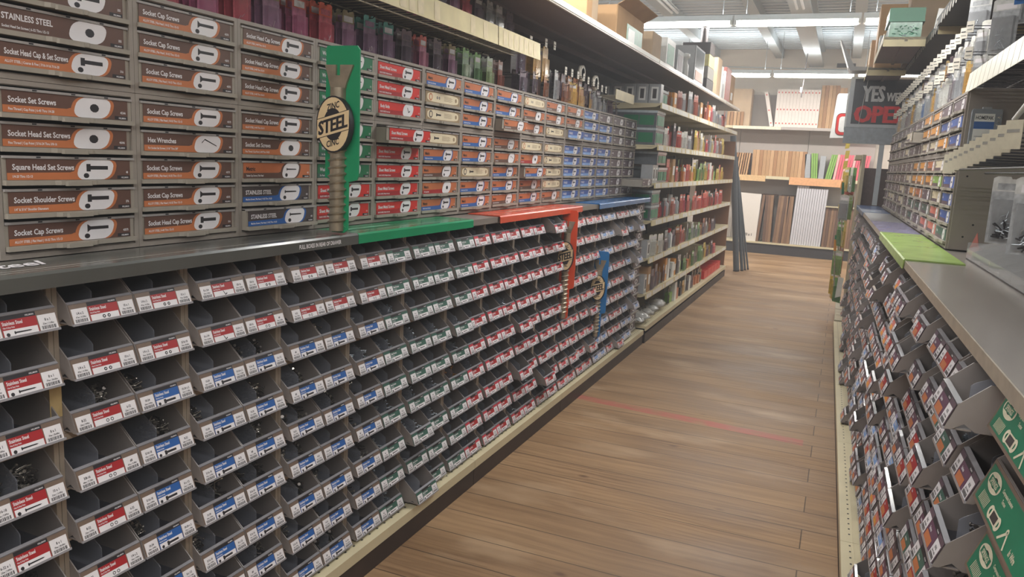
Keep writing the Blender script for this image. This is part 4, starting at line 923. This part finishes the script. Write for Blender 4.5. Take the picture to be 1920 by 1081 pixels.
for i in range(14): board(-.26+.046*i, .217, .042, .70, darkw[i % 3], 'brown fluted panel in the right block on the far base, %s from the left' % ORD[i], 'brown right block', .02, name='fluted_board')
tag(ob('rack_bar', MB().box(-.26, .42, FY+.01, FY+.36, .93, .945, cream)), 'thin pale cap over the brown right block of panels', 'rail')
# hanging pole and wall conduit
tag(ob('hanging_pole', MB().cyl((-.79, 13.5, 2.70), (-.765, 13.5, 3.38), .008, .008, 8, dark).box(-.82, -.79, 13.49, 13.51, 2.78, 2.86, gl)), 'thin pale pole hanging in front of the farther light row', 'pole')
tag(ob('wall_conduit', MB().tube([(-3.0, 15.43, 3.42), (.6, 15.43, 3.34)], .010, beamm)), 'thin conduit running along the upper far wall', 'pipe')
tag(ob('wall_vent', MB().box(-.36, -.05, 15.42, 15.45, 3.40, 3.47, dark)), 'dark slot vent high on the far wall', 'vent')
R_START = len(COL.objects)
RIGHT_BEFORE = set(o.name for o in COL.objects)
# ---------------------------------------------------------------- right side
rr_ = random.Random(17)
for i, (a, e) in enumerate(((.6, 1.9), (1.9, 3.12), (3.12, 4.34), (4.34, 5.56), (5.56, 6.78), (6.78, 8.0))):
    deck('shelf_base', .145, e, e-a-.002, .75, RIGHT, 'cream steel shelf base under the right bin racks, %s section from the near end' % ORD[i], group='cream bases under the right racks')
XR = 0.258
def kinds_right(c):
    tab = {0: ('r_purple', 'r_red', 'r_purple', 'r_green'), 1: ('r_red', 'r_purple', 'r_red', 'r_green'), 2: ('r_red', 'r_lilac', 'r_purple')}
    opts = tab.get(c, ('r_purple', 'r_lilac', 'r_lilac', 'r_coral', 'lav', 'r_purple', 'r_red'))
    return lambda i, j: (opts[rr_.randrange(len(opts))], 'cap')
RGT = ['beside the green spring drawers', 'second from the green spring drawers', 'third along under the bare metal counter', 'fourth along under the bare metal counter', 'below the far end of the bare counter', 'below the near corner of the lime mat', 'below the middle of the lime mat', 'below the far half of the lime mat', 'below the far end of the lime mat',
   'just beyond the lime mat']
for c in range(18):
    lab = 'tan rack of plum and red carded bins ' + (RGT[c] if c < len(RGT) else '%s from the green spring drawers' % ORD[c])
    make_rack(XR, 1.395+.36*(c+1), RIGHT, .36, kinds_right(c), lab, 'tan bin racks under the right counter', lambda i, j: (rr_.choice(('steel', 'dark', 'zinc')) if c < 8 and rr_.random() < .3 else None), 0.30, '%s rack right side' % ORD[c], rr_)
# spring drawers
def spring_rack():
    w = .36; h = RT-RB; b = MB()
    for x in (0.0008, w-.0118): b.box(x, x+.011, 0, .3, 0, h, tan)
    b.box(.011, w-.011, .297, .3, 0, h, inner).box(.011, w-.011, 0, .3, h-.008, h, tan).box(.011, w-.011, 0, .3, 0, .008, tan)
    R = ob('spring_rack', b, None, (XR, 1.395, RB), RIGHT); tag(R, 'tan rack of wide drawers with large green spring cards', 'drawer rack')
    def body():
        q = MB(); x1 = w-.0135
        q.prism([(.26, 0), (-.010, 0), (-.030, -.002), (-.036, .002), (-.011, .070), (.03, .104), (.26, .104)], 'x', .0135, .0165, binm).prism([(.26, 0), (-.010, 0), (-.030, -.002), (-.036, .002), (-.011, .070), (.03, .104), (.26, .104)], 'x', x1-.003, x1, binm)
        q.prism([(-.030, -.002), (-.036, .002), (-.011, .070), (-.007, .070), (-.028, .003)], 'x', .0165, x1-.003, binm).box(.0165, x1-.003, -.02, .26, 0, .003, binm)
        return q.mesh('spring_drawer')
    def card():
        q = MB(); W_, H_ = .326, .0715; q.box(0, W_, -.001, 0, 0, H_, cm('gbrown')); q.box(.008, W_-.008, -.0014, -.001, .007, .083, mat('spring_green', (20, 116, 84), .3, var=.12, scale=12))
        y = -.0018; cr = mat('spring_cream', (218, 210, 184), .4)
        q.ell(.055, .060, .036, .019, y, cr, 24); q.ell(.055, .060, .015, .010, y-.0002, black, 16)
        q.rect(.026, .084, .052, .067, y-.0004, mat('spring_green', (0, 0, 0))); q.text('SPRINGS', .055, .0545, .0105, y-.0006, cr, .75, .054, 'c')
        q.text('Compression Extension', .10, .066, .0075, y, cr, .62); q.text('Torsion', .118, .053, .0075, y, cr, .62)
        for k in range(9): q.face([(.028+.0055*k, y, .012), (.030+.0055*k, y, .012), (.034+.0055*k, y, .034), (.032+.0055*k, y, .034)], cr)
        for cx in (.105, .150): q.ring(cx, .024, .006, .013, y-.0002, cr, 18)
        q.rect(.105, .150, .013, .035, y, cr); q.rect(.112, .143, .016, .032, y-.0003, dark)
        q.ring(.196, .036, .002, .006, y, cr, 12); q.face([(.192, y, .034), (.172, y, .012), (.177, y, .010), (.197, y, .031)], cr); q.face([(.196, y, .034), (.210, y, .008), (.215, y, .010), (.201, y, .036)], cr)
        q.text('In Wire', .235, .016, .012, y, cr, .6)
        q.V = [(v[0], v[1], v[2] if v[2] in (0, H_) else v[2]*.794) for v in q.V]
        return q.mesh('label_card')
    bm_, cm_ = body(), card()
    for i in range(9):
        z = 1.152-RB-.118*i
        D = ob('drawer', bm_, R, (0, -.004*(i % 2), z)); ob('label_card', cm_, D, (.017, -.0362, .0022), 0, -.352)
spring_rack()
# counter
stl = mat('brushed_steel', (178, 170, 162), .24, .6, var=.05, scale=3)
cr_ = MB().box(0, 7.22, 0, .62, 0, .026, stl).box(0, 7.22, -.003, 0, 0, .026, mat('steel_edge', (186, 176, 160), .3, .4))
tag(ob('counter', cr_, None, (XR-.033, 7.92, 1.2245), RIGHT), 'long brushed steel counter on the right with bright reflections at the near end', 'counter')
def rmat(y0, y1, m_, lab, lip=True, depth=.185):
    L_ = y1-y0; b = MB(); pr = [(depth, 0), (.004, 0), (0, -.003), (-.002, -.030), (-.005, -.030), (-.0045, .001), (.0, .0055), (depth, .0045)] if lip else [(depth, 0), (0, 0), (0, .003), (depth, .003)]
    b.prism(pr, 'x', 0, L_, m_)
    return tag(ob('counter_mat', b, None, (.2215, y1, CZT+.0005), RIGHT), lab, 'counter mat')
rmat(2.98, 4.33, mat('mat_lime', (146, 172, 92), .25, var=.14, scale=10), 'lime green counter mat on the right counter')
rmat(4.34, 5.35, mat('mat_violet', (128, 124, 150), .25, var=.22, scale=12), 'pale violet worn counter mat beyond the lime one', False)
rmat(5.37, 6.5, mat('mat_grey', (140, 138, 138), .3, var=.08), 'thin grey counter mat beyond the violet one', False)
rmat(6.52, 7.9, mat('mat_navy', (76, 96, 132), .25, var=.3, scale=20), 'navy speckled counter mat at the far end of the right counter')
# drawer cabinets on the right
def short_card(k):
    def f():
        c = {'a': 'amber', 'n': 'navy', 'p': 'plum', 'r': 'coral', 'l': 'lime', 'g': 'pine', 'c': 'cream', 'm': 'metric'}[k]
        b = MB(); b.box(0, UW, -.001, 0, 0, UH, cm(c)); y = -.0013
        b.rect(0, UW*.62, UH*.0, UH*.3, y, cm('brown' if k in 'am' else 'plum')); b.ell(UW*.78, UH*.5, UW*.10, UH*.5, y, white, 18, .3, .8, 0, UH); icon(b, 'cap' if k in 'npa' else 'nut', UW*.78, UH*.5, UW*.05, y-.0003)
        b.text({'a': 'Pins', 'n': 'Bolts', 'p': 'Specialty', 'r': 'Clips', 'l': 'Anchors', 'g': 'Washers', 'c': 'Nuts', 'm': 'Metric'}[k], .02, UH*.5, UH*.26, y-.0003, white if k != 'c' else black, .75)
        return b.mesh('label_card')
    return cached(('sc', k), f)
RG = ['pnnn nnng', 'pnac lcrr', 'aacm apgr', 'aaca amgp', 'pcpa aagg', 'pppp cppp', 'ppcp pccp', 'pppp pppp', 'pcpp ppcp', 'pppp ppcp', 'pppp pppp']
RG = [r.replace(' ', '') for r in RG]
for c, row in enumerate(RG):
    y = 3.57+.36*(c+1)
    pul = [rr_.choice((0, .003, .006)) for _ in row]
    if c == 4: pul[1] = .06
    who = ('nearest column beside the bare grey side', 'second column from the near end', 'third column from the near end', 'fourth column from the near end')[c] if c < 4 else '%s column from the near end' % ORD[c]
    make_cabinet(.42, y, UZ, RIGHT, 5, row[3:], 'lower right-side drawer cabinet, ' + who, 'right five-drawer cabinets', pul[3:], short_card)
    make_cabinet(.42, y, UZ+DPI*5+.027, RIGHT, 3, row[:3], 'upper right-side drawer cabinet, ' + who, 'right three-drawer cabinets', pul[:3], short_card)
# grey end board beside the nearest cabinet, with screw holes and a hanging case
eb = MB().box(.424, .84, 3.558, 3.566, UZ, 1.89, cab)
for px, pz in ((.47, 1.31), (.50, 1.36), (.455, 1.55)): eb.cyl((px, 3.5579, pz), (px, 3.5575, pz), .004, .004, 10, hole)
tag(ob('end_board', eb), 'plain grey metal board closing the near end of the right drawer cabinets', 'board')
hp = ob('organizer_case', MB().prism([(.004, 0), (.098, 0), (.102, .004), (.102, .200), (.098, .206), (.004, .206), (0, .200), (0, .004)], 'y', 0, .03, mat('case_clear', (150, 156, 162), .12, var=.08, alpha=.8)).box(.035, .065, .005, .025, .206, .214, gl), None, (.435, 3.52, 1.603), 0)
tag(hp, 'clear plastic organizer case with white and blue label hanging on the grey end board', 'organizer')
lb = MB().box(.010, .078, -.0012, 0, .020, .188, wp); lb.rect(.010, .078, .130, .158, -.0014, cm('blue')); lb.text('HOMEPAK', .014, .166, .014, -.0015, black, .78, .06)
for k in range(5): lb.rect(.016, .06+.004*(k % 2), .100-.014*k, .1025-.014*k, -.0014, gl)
for k in range(8): lb.rect(.016+.006*k, .019+.006*k, .026, .034, -.0014, black)
ob('label', lb, hp)
q = random.Random(2); pc = MB()
for k in range(30):
    a = q.uniform(0, PI); cx, cz = q.uniform(.084, .096), q.uniform(.02, .19); pc.cyl((cx-.003*math.cos(a), -.001, cz-.003*math.sin(a)), (cx+.003*math.cos(a), -.001, cz+.003*math.sin(a)), .0014, .0014, 5, steel)
ob('contents', pc, hp)
# acrylic tray on the counter
ac = mat('acrylic', (196, 196, 196), .08, var=0, alpha=.3)
A = ob('acrylic_tray', MB().box(0, 1.60, 0, .26, 0, .004, dark).box(0, 1.6, 0, .003, 0, .035, ac).box(0, .003, 0, .26, 0, .06, ac).box(1.597, 1.6, 0, .26, 0, .06, ac).box(0, 1.6, .257, .26, 0, .11, ac), None, (.445, 3.25, 1.2512), RIGHT)
tag(A, 'long clear acrylic tray of small parts on the right steel counter below the hanging bags', 'tray')
ob('lid', MB().prism([(0, .035), (0, .038), (.13, .085), (.257, .085), (.257, .082), (.13, .082)], 'x', 0, 1.6, ac).box(0, 1.6, .126, .132, .085, .089, wp), A)
for k in range(9): ob('divider', MB().prism([(.003, .004), (.003, .034), (.13, .08), (.257, .08), (.257, .004)], 'x', 0, .003, mat('acrylic_edge', (190, 190, 190), .1, alpha=.55)), A, (.16*k+.1, 0, 0))
q = random.Random(4); pc = MB()
for k in range(240):
    cx, cyy, a = q.uniform(.02, 1.58), q.uniform(.02, .24), q.uniform(0, PI); pc.box(cx, cx+.02, cyy, cyy+.008, .005, .012+.01*q.random(), q.choice((dark, dsteel, cm('tang'), binm)))
ob('contents', pc, A)
tag(ob('red_card', MB().prism([(0, 0), (.10, 0), (.06, .09)], 'y', 0, .002, mat('dull_red', (150, 80, 74), .5)), None, (.47, 3.42, 1.252), RIGHT+.3), 'small dull red card leaning at the far end of the acrylic tray', 'card')
# shelves overhead on the right
def rshelf(name, xf, y0, y1, z, depth, lab, front=.04):
    L_ = y1-y0; b = MB().box(0, L_, .004, depth, 0, .018, under if name == 'a' else dark).box(0, L_, 0, .004, -.012, front, creamd if name == 'a' else dark)
    b.box(L_-.006, L_, 0, depth, -.045, .018, creamd); b.box(0, L_, depth*.5, depth*.5+.02, -.012, 0, under)
    if name == 'b':
        k = .05; qq = random.Random(1)
        while k < L_-.05:
            if qq.random() < .8: b.face([(k, -.003, -.028), (k+.035, -.003, -.028), (k+.035, -.001, .02), (k, -.001, .02)], tagw)
            k += .11
    return tag(ob('overhead_shelf', b, None, (xf, y1, z), RIGHT), lab, 'shelf')
rshelf('a', .19, 6.05, 7.3, 2.452, .26, 'deep grey overhead shelf with cream end bracket above the far right cabinets, nearer piece')
rshelf('a', .15, 7.31, 9.2, 2.40, .29, 'deep grey overhead shelf above the far right cabinets, farther piece')
rshelf('b', .44, 1.4, 3.4, 2.43, .5, 'dark overhead shelf on the right with small price tags, nearest section')
rshelf('b', .44, 3.41, 5.4, 2.43, .5, 'dark overhead shelf on the right with small price tags, middle section')
rshelf('b', .455, 5.41, 7.9, 2.43, .45, 'dark overhead shelf on the right with small price tags, far section')
for i, (a, e) in enumerate(((.6, 1.9), (1.9, 3.12), (3.12, 4.34), (4.34, 5.56), (5.56, 6.78), (6.78, 8.0), (8.0, 9.4))):
    tag(ob('pegboard_backing', MB().box(0, e-a-.003, 0, .02, 0, 2.9, peg), None, (.93, e, 0), RIGHT), 'dark pegboard back of the right shelving, %s from the near end' % ORD[i], 'shelving panel', 'right back panels')
# things on the overhead shelf
T2 = 2.4705
def clear_crate(x, y, z, w, d, h, lab):
    o = ob('storage_box', MB().prism([(0, 0), (w, 0), (w, h), (0, h)], 'y', 0, d, mat('crate_clear', (150, 190, 168), .15, var=.35, scale=22)), None, (x, y, z)); tag(o, lab, 'storage box')
    ob('lid', MB().box(-.01, w+.01, -.01, d+.01, h, h+.085, mat('crate_lid', (44, 128, 92), .3, var=.04)).box(-.014, w+.014, -.014, d+.014, h-.006, h+.004, mat('crate_lid', (0, 0, 0))), o)
    b = MB(); q = random.Random(6)
    for k in range(30):
        cx, cz, a, L_ = q.uniform(.02, w-.02), q.uniform(.015, h-.02), q.uniform(0, PI), q.uniform(.01, .03)
        b.cyl((cx-L_*.5*math.cos(a), -.002, cz-L_*.2*math.sin(a)), (cx+L_*.5*math.cos(a), -.002, cz+L_*.2*math.sin(a)), .003, .003, 5, q.choice((zinc, cm('green'), gp)))
    ob('contents', b, o)
clear_crate(.222, 6.12, T2, .20, .34, .115, 'big clear storage box with green lid on the right overhead shelf')
clear_crate(.50, 4.3, 2.4485, .28, .5, .12, 'second clear storage box with green lid on the dark right shelf')
def rcard(x, y, z, w, h, m_, lab, tilt=0): tag(ob('sign_card', MB().box(0, w, 0, .004, 0, h, m_), None, (x, y, z), -.2, 0, tilt), lab, 'card')
rcard(.448, 5.6, 2.449, .05, .12, wp, 'white card standing on the dark right shelf beside the storage boxes', .1)
rcard(.20, 6.4, T2, .010, .10, wp, 'narrow white card beside the big clear storage box', .2); rcard(.19, 6.75, T2, .012, .11, wp, 'second narrow white card farther along the right overhead shelf', .25)
carton('small_case', .20, 6.95, T2, .12, .2, .15, mat('slate_case', (94, 122, 118), .4), 'slate green case with silver edge on the right overhead shelf', 0, 'case', None, (-.0, .12, 0, 1, wp))
carton('carton', .20, 7.4, T2-.05, .20, .35, .52, mat('orange_carton', (206, 164, 116), .7, var=.04), 'tall orange-brown carton on the right overhead shelf', 0)
carton('carton', .10+.07, 7.85, T2-.05, .16, .30, .30, cardl, 'pale carton behind the tall one on the right overhead shelf', 0)
carton('carton', .42, 7.4, T2, .34, .4, .62, cardl, 'largest pale carton rising behind the green lids on the right', 0)
carton('open_carton', .165, 8.3, T2-.05, .20, .3, .12, cardl, 'low open carton at the far end of the right overhead shelf', 0, open_=True)
tag(ob('bent_bracket', MB().prism([(0, .0), (.17, .0), (.17, .03), (.03, .035), (-.10, .26), (-.108, .262), (-.02, .03)], 'y', 0, .25, gl), None, (.02, 7.70, T2-.03)), 'grey bent bracket sticking out past the end of the overhead shelf', 'bracket')
# tagged hooks with goods on the right
def turn(o):
    for c_ in o.children: c_.rotation_euler.z = .8; c_.location = (.0, -.004, 0)
    return o
def hang2(*a, **k):
    a = list(a); a[12] = a[12]+.75; o = hang(*a, **k); o.name = 'hardware_pack'; return o
def hang3(*a, **k):
    o = hang(*a, **k); o.name = 'tool_pack'; return o
n = 0
for k in range(24):
    yy = 7.6-.163*k; kind = ('silver', 'white', 'silver', 'gold', 'dark', 'silver', 'white')[k % 7]
    turn(hook(.44, yy, 2.16, RIGHT, True, 'upper peg hook with cream tag over the right cabinets, %s from the far end' % ORD[k], 'upper tagged hooks on the right'))
    hang2(kind, .06, .15, .475, yy, 2.16, RIGHT, '%s pack on the upper right hooks, %s from the far end' % (kind, ORD[k]), None, k, True, 0, rr_.uniform(-.5, .2)) 
    if k % 2 == 0: hang2(kind, .06, .15, .52, yy+.01, 2.158, RIGHT, '%s pack behind another on the upper right hooks, %s from the far end' % (kind, ORD[k]), None, k+1, True, 0, rr_.uniform(-.5, .2))
for k in range(24):
    yy = 7.5-.165*k; kind = ('silver', 'gold', 'silver', 'white', 'white', 'dark', 'silver')[k % 7] if k != 12 else 'blue'
    turn(hook(.43, yy, 2.035, RIGHT, k % 3 != 1, 'lower peg hook over the right cabinets, %s from the far end' % ORD[k], 'lower hooks on the right'))
    hang2(kind, .065, .14, .462, yy, 2.035, RIGHT, '%s pack on the lower right hooks, %s from the far end' % (kind, ORD[k]), None, k, True, 0, rr_.uniform(-.5, .2))
bt = mat('tag_cream', (204, 198, 176), .35, var=.08, scale=40)
bigtag = cached('bigtag', lambda: MB().box(-.030, .030, -.0165, -.0145, -.028, .042, bt).box(-.022, .022, -.0172, -.0165, .012, .020, mat('tag_grey', (0, 0, 0))).mesh('price_tag'))
for k in range(11):
    yy = 3.30-.105*k; zz = 1.583+.006*k
    o = ob('peg_hook', hooktag, None, (.365, yy, zz), RIGHT); tag(o, 'wire hook with big cream tag before the grey end board, %s from the far end' % ORD[k], 'peg hook', 'big-tagged hooks on the right'); ob('price_tag', bigtag, o, (0, 0, 0), .45)
tag(ob('wire_grid', MB().tube([(.36, 2.05, 1.569), (.36, 3.4, 1.569)], .004, wire).tube([(.62, 2.05, 1.569), (.62, 3.4, 1.569)], .004, wire).tube([(.49, 2.05, 1.564), (.49, 3.4, 1.564)], .004, wire).xf(lambda v: v)), 'black wire carrier bars under the big cream tags', 'rail')
R, L_ = wire_shelf(.42, 2.5, 3.66, 1.905, RIGHT, .42, 'black wire shelf with cream label rail over the near right counter')
R.location.y = 3.66
b = MB()
for k in range(12): b.prism([(-.004, -.028), (-.002, -.028), (.006, .05), (.004, .05)], 'x', .01+.095*k, .01+.095*k+.09, bt)
ob('price_rail', b, R)
def bag(x, y, z, w, h, kind, sd, rz, lab):
    a, g, c = pack(kind, w, h, sd, True); o = ob('parts_bag', a, None, (x, y, z-h), rz); tag(o, lab, 'bag of screws'); ob('bubble', g, o); ob('contents', c, o)
    b = MB(); q = random.Random(sd)
    for i in range(30):
        L_ = q.uniform(.02, .045); an = q.uniform(0, PI); cx, cz = q.uniform(w*.25, w*.75), h*.1+q.random()*h*.25
        b.cyl((cx-L_*.35*math.cos(an), -.018-.006*q.random(), cz-L_*.3*math.sin(an)), (cx+L_*.35*math.cos(an), -.018-.006*q.random(), cz+L_*.3*math.sin(an)), .0022, .0022, 5, q.choice((black, black, zinc)))
    ob('loose_screws', b, o)
for k, (x, y, w, h, kind) in enumerate(((.36, 2.45, .10, .18, 'silver'), (.375, 2.25, .11, .19, 'silver'), (.40, 2.05, .11, .19, 'silver'), (.45, 2.6, .10, .16, 'silver'))):
    bag(x, y, 1.55, w, h, kind, k, -.35, 'clear bag of %s screws hanging below the big cream tags, %s one' % (('black and zinc', 'black', 'zinc', 'small')[k], ORD[k]))
bag(.56, 2.5, 1.47, .08, .10, 'lime', 7, -.3, 'small bag with a lime card low beside the hanging screw bags')
for k in range(8):
    hang(('silver', 'white', 'silver', 'silver', 'blue', 'silver', 'white', 'silver')[k], .10, .20, .50+.03*(k % 3), 4.2-.22*k, 2.36-.14*(k % 2), RIGHT, 'large silvery pack high under the right shelf, %s from the far end' % ORD[k], None, k, True, 0, .9, 'blister pack')
for k in range(3):
    hang('silver', .09, .15, .52+.02*k, 2.75-.2*k, 1.90, RIGHT, 'clear pack hanging beneath the cream label rail, %s from the far end' % ORD[k], None, k, True, 0, .8)
tag(ob('bright_channel', MB().tube([(.44, 2.75, 1.72), (.44, 2.2, 1.86)], .008, wp)), 'white plastic channel slanting up beside the hanging case', 'rail')

# the right row stands slightly askew to the aisle
ANG = 0.018; PV = Vector((0.22, 3.0, 0)); RM = Matrix.Translation(PV) @ Matrix.Rotation(ANG, 4, 'Z') @ Matrix.Translation(-PV)
for o in COL.objects:
    if o.name not in RIGHT_BEFORE and o.parent is None:
        o.matrix_world = RM @ (Matrix.Translation(o.location) @ o.rotation_euler.to_matrix().to_4x4())
# ---------------------------------------------------------------- signs at the far end of the right side
SY = 8.1
sgm = mat('sign_frame_grey', (206, 214, 220), .4, var=.03)
O = ob('open_sign', MB().box(-.05, .62, 0, .12, 0, .46, sgm).box(-.06, .63, .01, .11, -.15, 0, mat('sign_casing', (176, 186, 194), .4)), None, (0, SY, 1.972)); tag(O, 'dark shop sign reading yes and open in white and red letters, beyond the right cabinets', 'sign')
sf = MB().box(-.012, .60, -.003, 0, .03, .44, mat('sign_black', (56, 58, 66), .35))
sf.text('YES', .062, .24, .140, -.005, mat('sign_pale', (226, 230, 232), .4), .60, bold=.004); sf.text("WE'RE", .268, .245, .075, -.005, mat('sign_pale', (0, 0, 0)), .62, bold=.002)
sf.text('OPEN', .014, .050, .150, -.005, mat('sign_red', (232, 44, 48), .4), .88, bold=.007)
ob('face', sf, O)
ob('post', MB().box(.262, .305, .03, .07, -.718, -.15, sgm), O)
ob('pull_cord', MB().tube([(.10, -.02, .50), (.06, -.02, .03)], .0025, wp), O)
ws = ob('white_sign', MB().prism([(-.20, 1.90), (.02, 1.91), (.02, 2.36), (-.155, 2.36), (-.17, 2.34)], 'y', 9.0, 9.015, wp)); tag(ws, 'white sign board with a red rounded outline, left of the dark shop sign', 'sign')
def rrect(x0, x1, z0, z1, r):
    p = []
    for cx, cz, a0 in ((x1-r, z1-r, 0), (x0+r, z1-r, PI/2), (x0+r, z0+r, PI), (x1-r, z0+r, 1.5*PI)):
        for k in range(6): t = a0+PI/2*k/5; p.append((cx+r*math.cos(t), cz+r*math.sin(t)))
    return p
bb = MB()
for (a, c, d, e, r, yy, m_) in ((-.155, .1, 1.93, 2.16, .05, 8.998, black), (-.15, .1, 1.936, 2.154, .045, 8.996, cm('red')), (-.125, .08, 1.965, 2.125, .03, 8.994, wp)): bb.face([(p[0], yy, p[1]) for p in rrect(a, c, d, e, r)], m_)
bb.V = [(min(v[0], .018), v[1], v[2]) for v in bb.V]; ob('print', bb, ws)
for k in range(4): tag(ob('white_sheet', MB().box(-.06+.012*k, .0+.012*k, 8.225+.008*k, 8.229+.008*k, 1.95-.02*k, 2.30+.03*k, (wp, gl, wp, gl)[k]).box(-.065+.012*k, -.06+.012*k, 8.225+.008*k, 8.229+.008*k, 1.95-.02*k, 2.30+.03*k, gl)), 'white plastic sheet stacked beside the shop sign, %s from the back' % ORD[k], 'sheet', 'white sheets beside the sign')
for k in range(5):
    tag(ob('yellow_tag', MB().prism([(0, 0), (.04, .01), (.045, .09), (.005, .085)], 'y', 0, .004, cm('amber') if k == 4 else mat('yellow_card', (214, 190, 84), .5)), None, (-.035+.006*(k % 2), 8.9, 1.79-.105*k)), 'yellow tag in the strip hanging below the white sign, %s from the top' % ORD[k], 'tag', 'yellow tags')
# goods at the end of the aisle
endk = mat('end_cream', (196, 186, 160), .5, var=.05)
E_ = ob('end_display', MB().box(.13, .16, 8.05, 9.3, 0, 1.72, endk).box(.16, .6, 8.30, 8.33, 0, 1.60, mat('end_brown', (116, 96, 92), .6)).box(.06, .135, 8.05, 9.3, .10, .13, endk).box(.07, .14, 8.3, 9.2, 1.68, 1.72, endk)); tag(E_, 'cream end display unit beyond the right racks', 'display')
hk = 0
for r in range(5):
    for k in range(6):
        kind = ('green', 'silver', 'yellow', 'lime', 'white', 'orange', 'yellow', 'green')[(r*3+k*2) % 8]; yy = 8.2+.17*k; zt = .52+.27*r
        hang3(kind, .12, .24, .055-.035*((r+k) % 2), yy, zt, RIGHT, '%s tool pack on the cream end display, %s row up, %s from the near side' % (kind, ORD[r], ORD[k]), None, r+k, True, 0, rr_.uniform(.1, .9)); hk += 1
hm = [cm('amber'), cm('green'), dark, mat('yellow_card', (0, 0, 0)), gl]
for k in range(11):
    x = .02+.008*(k % 3); yy = 8.12+.1*k; z0 = .45+.11*((k*5) % 6); L_ = .34
    o = ob('long_tool', MB().cyl((x, yy, z0), (x-.03, yy+.015, z0+L_), .006, .006, 8, steel), None); tag(o, 'long thin hand tool hanging on the cream end display, %s from the near side' % ORD[k], 'tool', 'long tools on the end display')
    ob('handle', MB().cyl((x-.03, yy+.015, z0+L_), (x-.04, yy+.02, z0+L_+.11), .013, .010, 10, hm[k % 5]), o)
tag(ob('orange_jar', MB().lathe((.055, 8.75, 1.16), [(.05, 0), (.055, .02), (.055, .14), (.04, .17)], 16, cm('orange')).lathe((.055, 8.75, 1.33), [(.045, 0), (.045, .03)], 16, cm('coral'))), 'orange-red lidded jar on the cream end display', 'jar')
tag(ob('price_holder', MB().prism([(0, 0), (.05, .02), (.06, .20), (.01, .21)], 'y', 0, .01, wp), None, (.04, 8.15, .33)), 'white curved price holder low on the end display', 'sign')
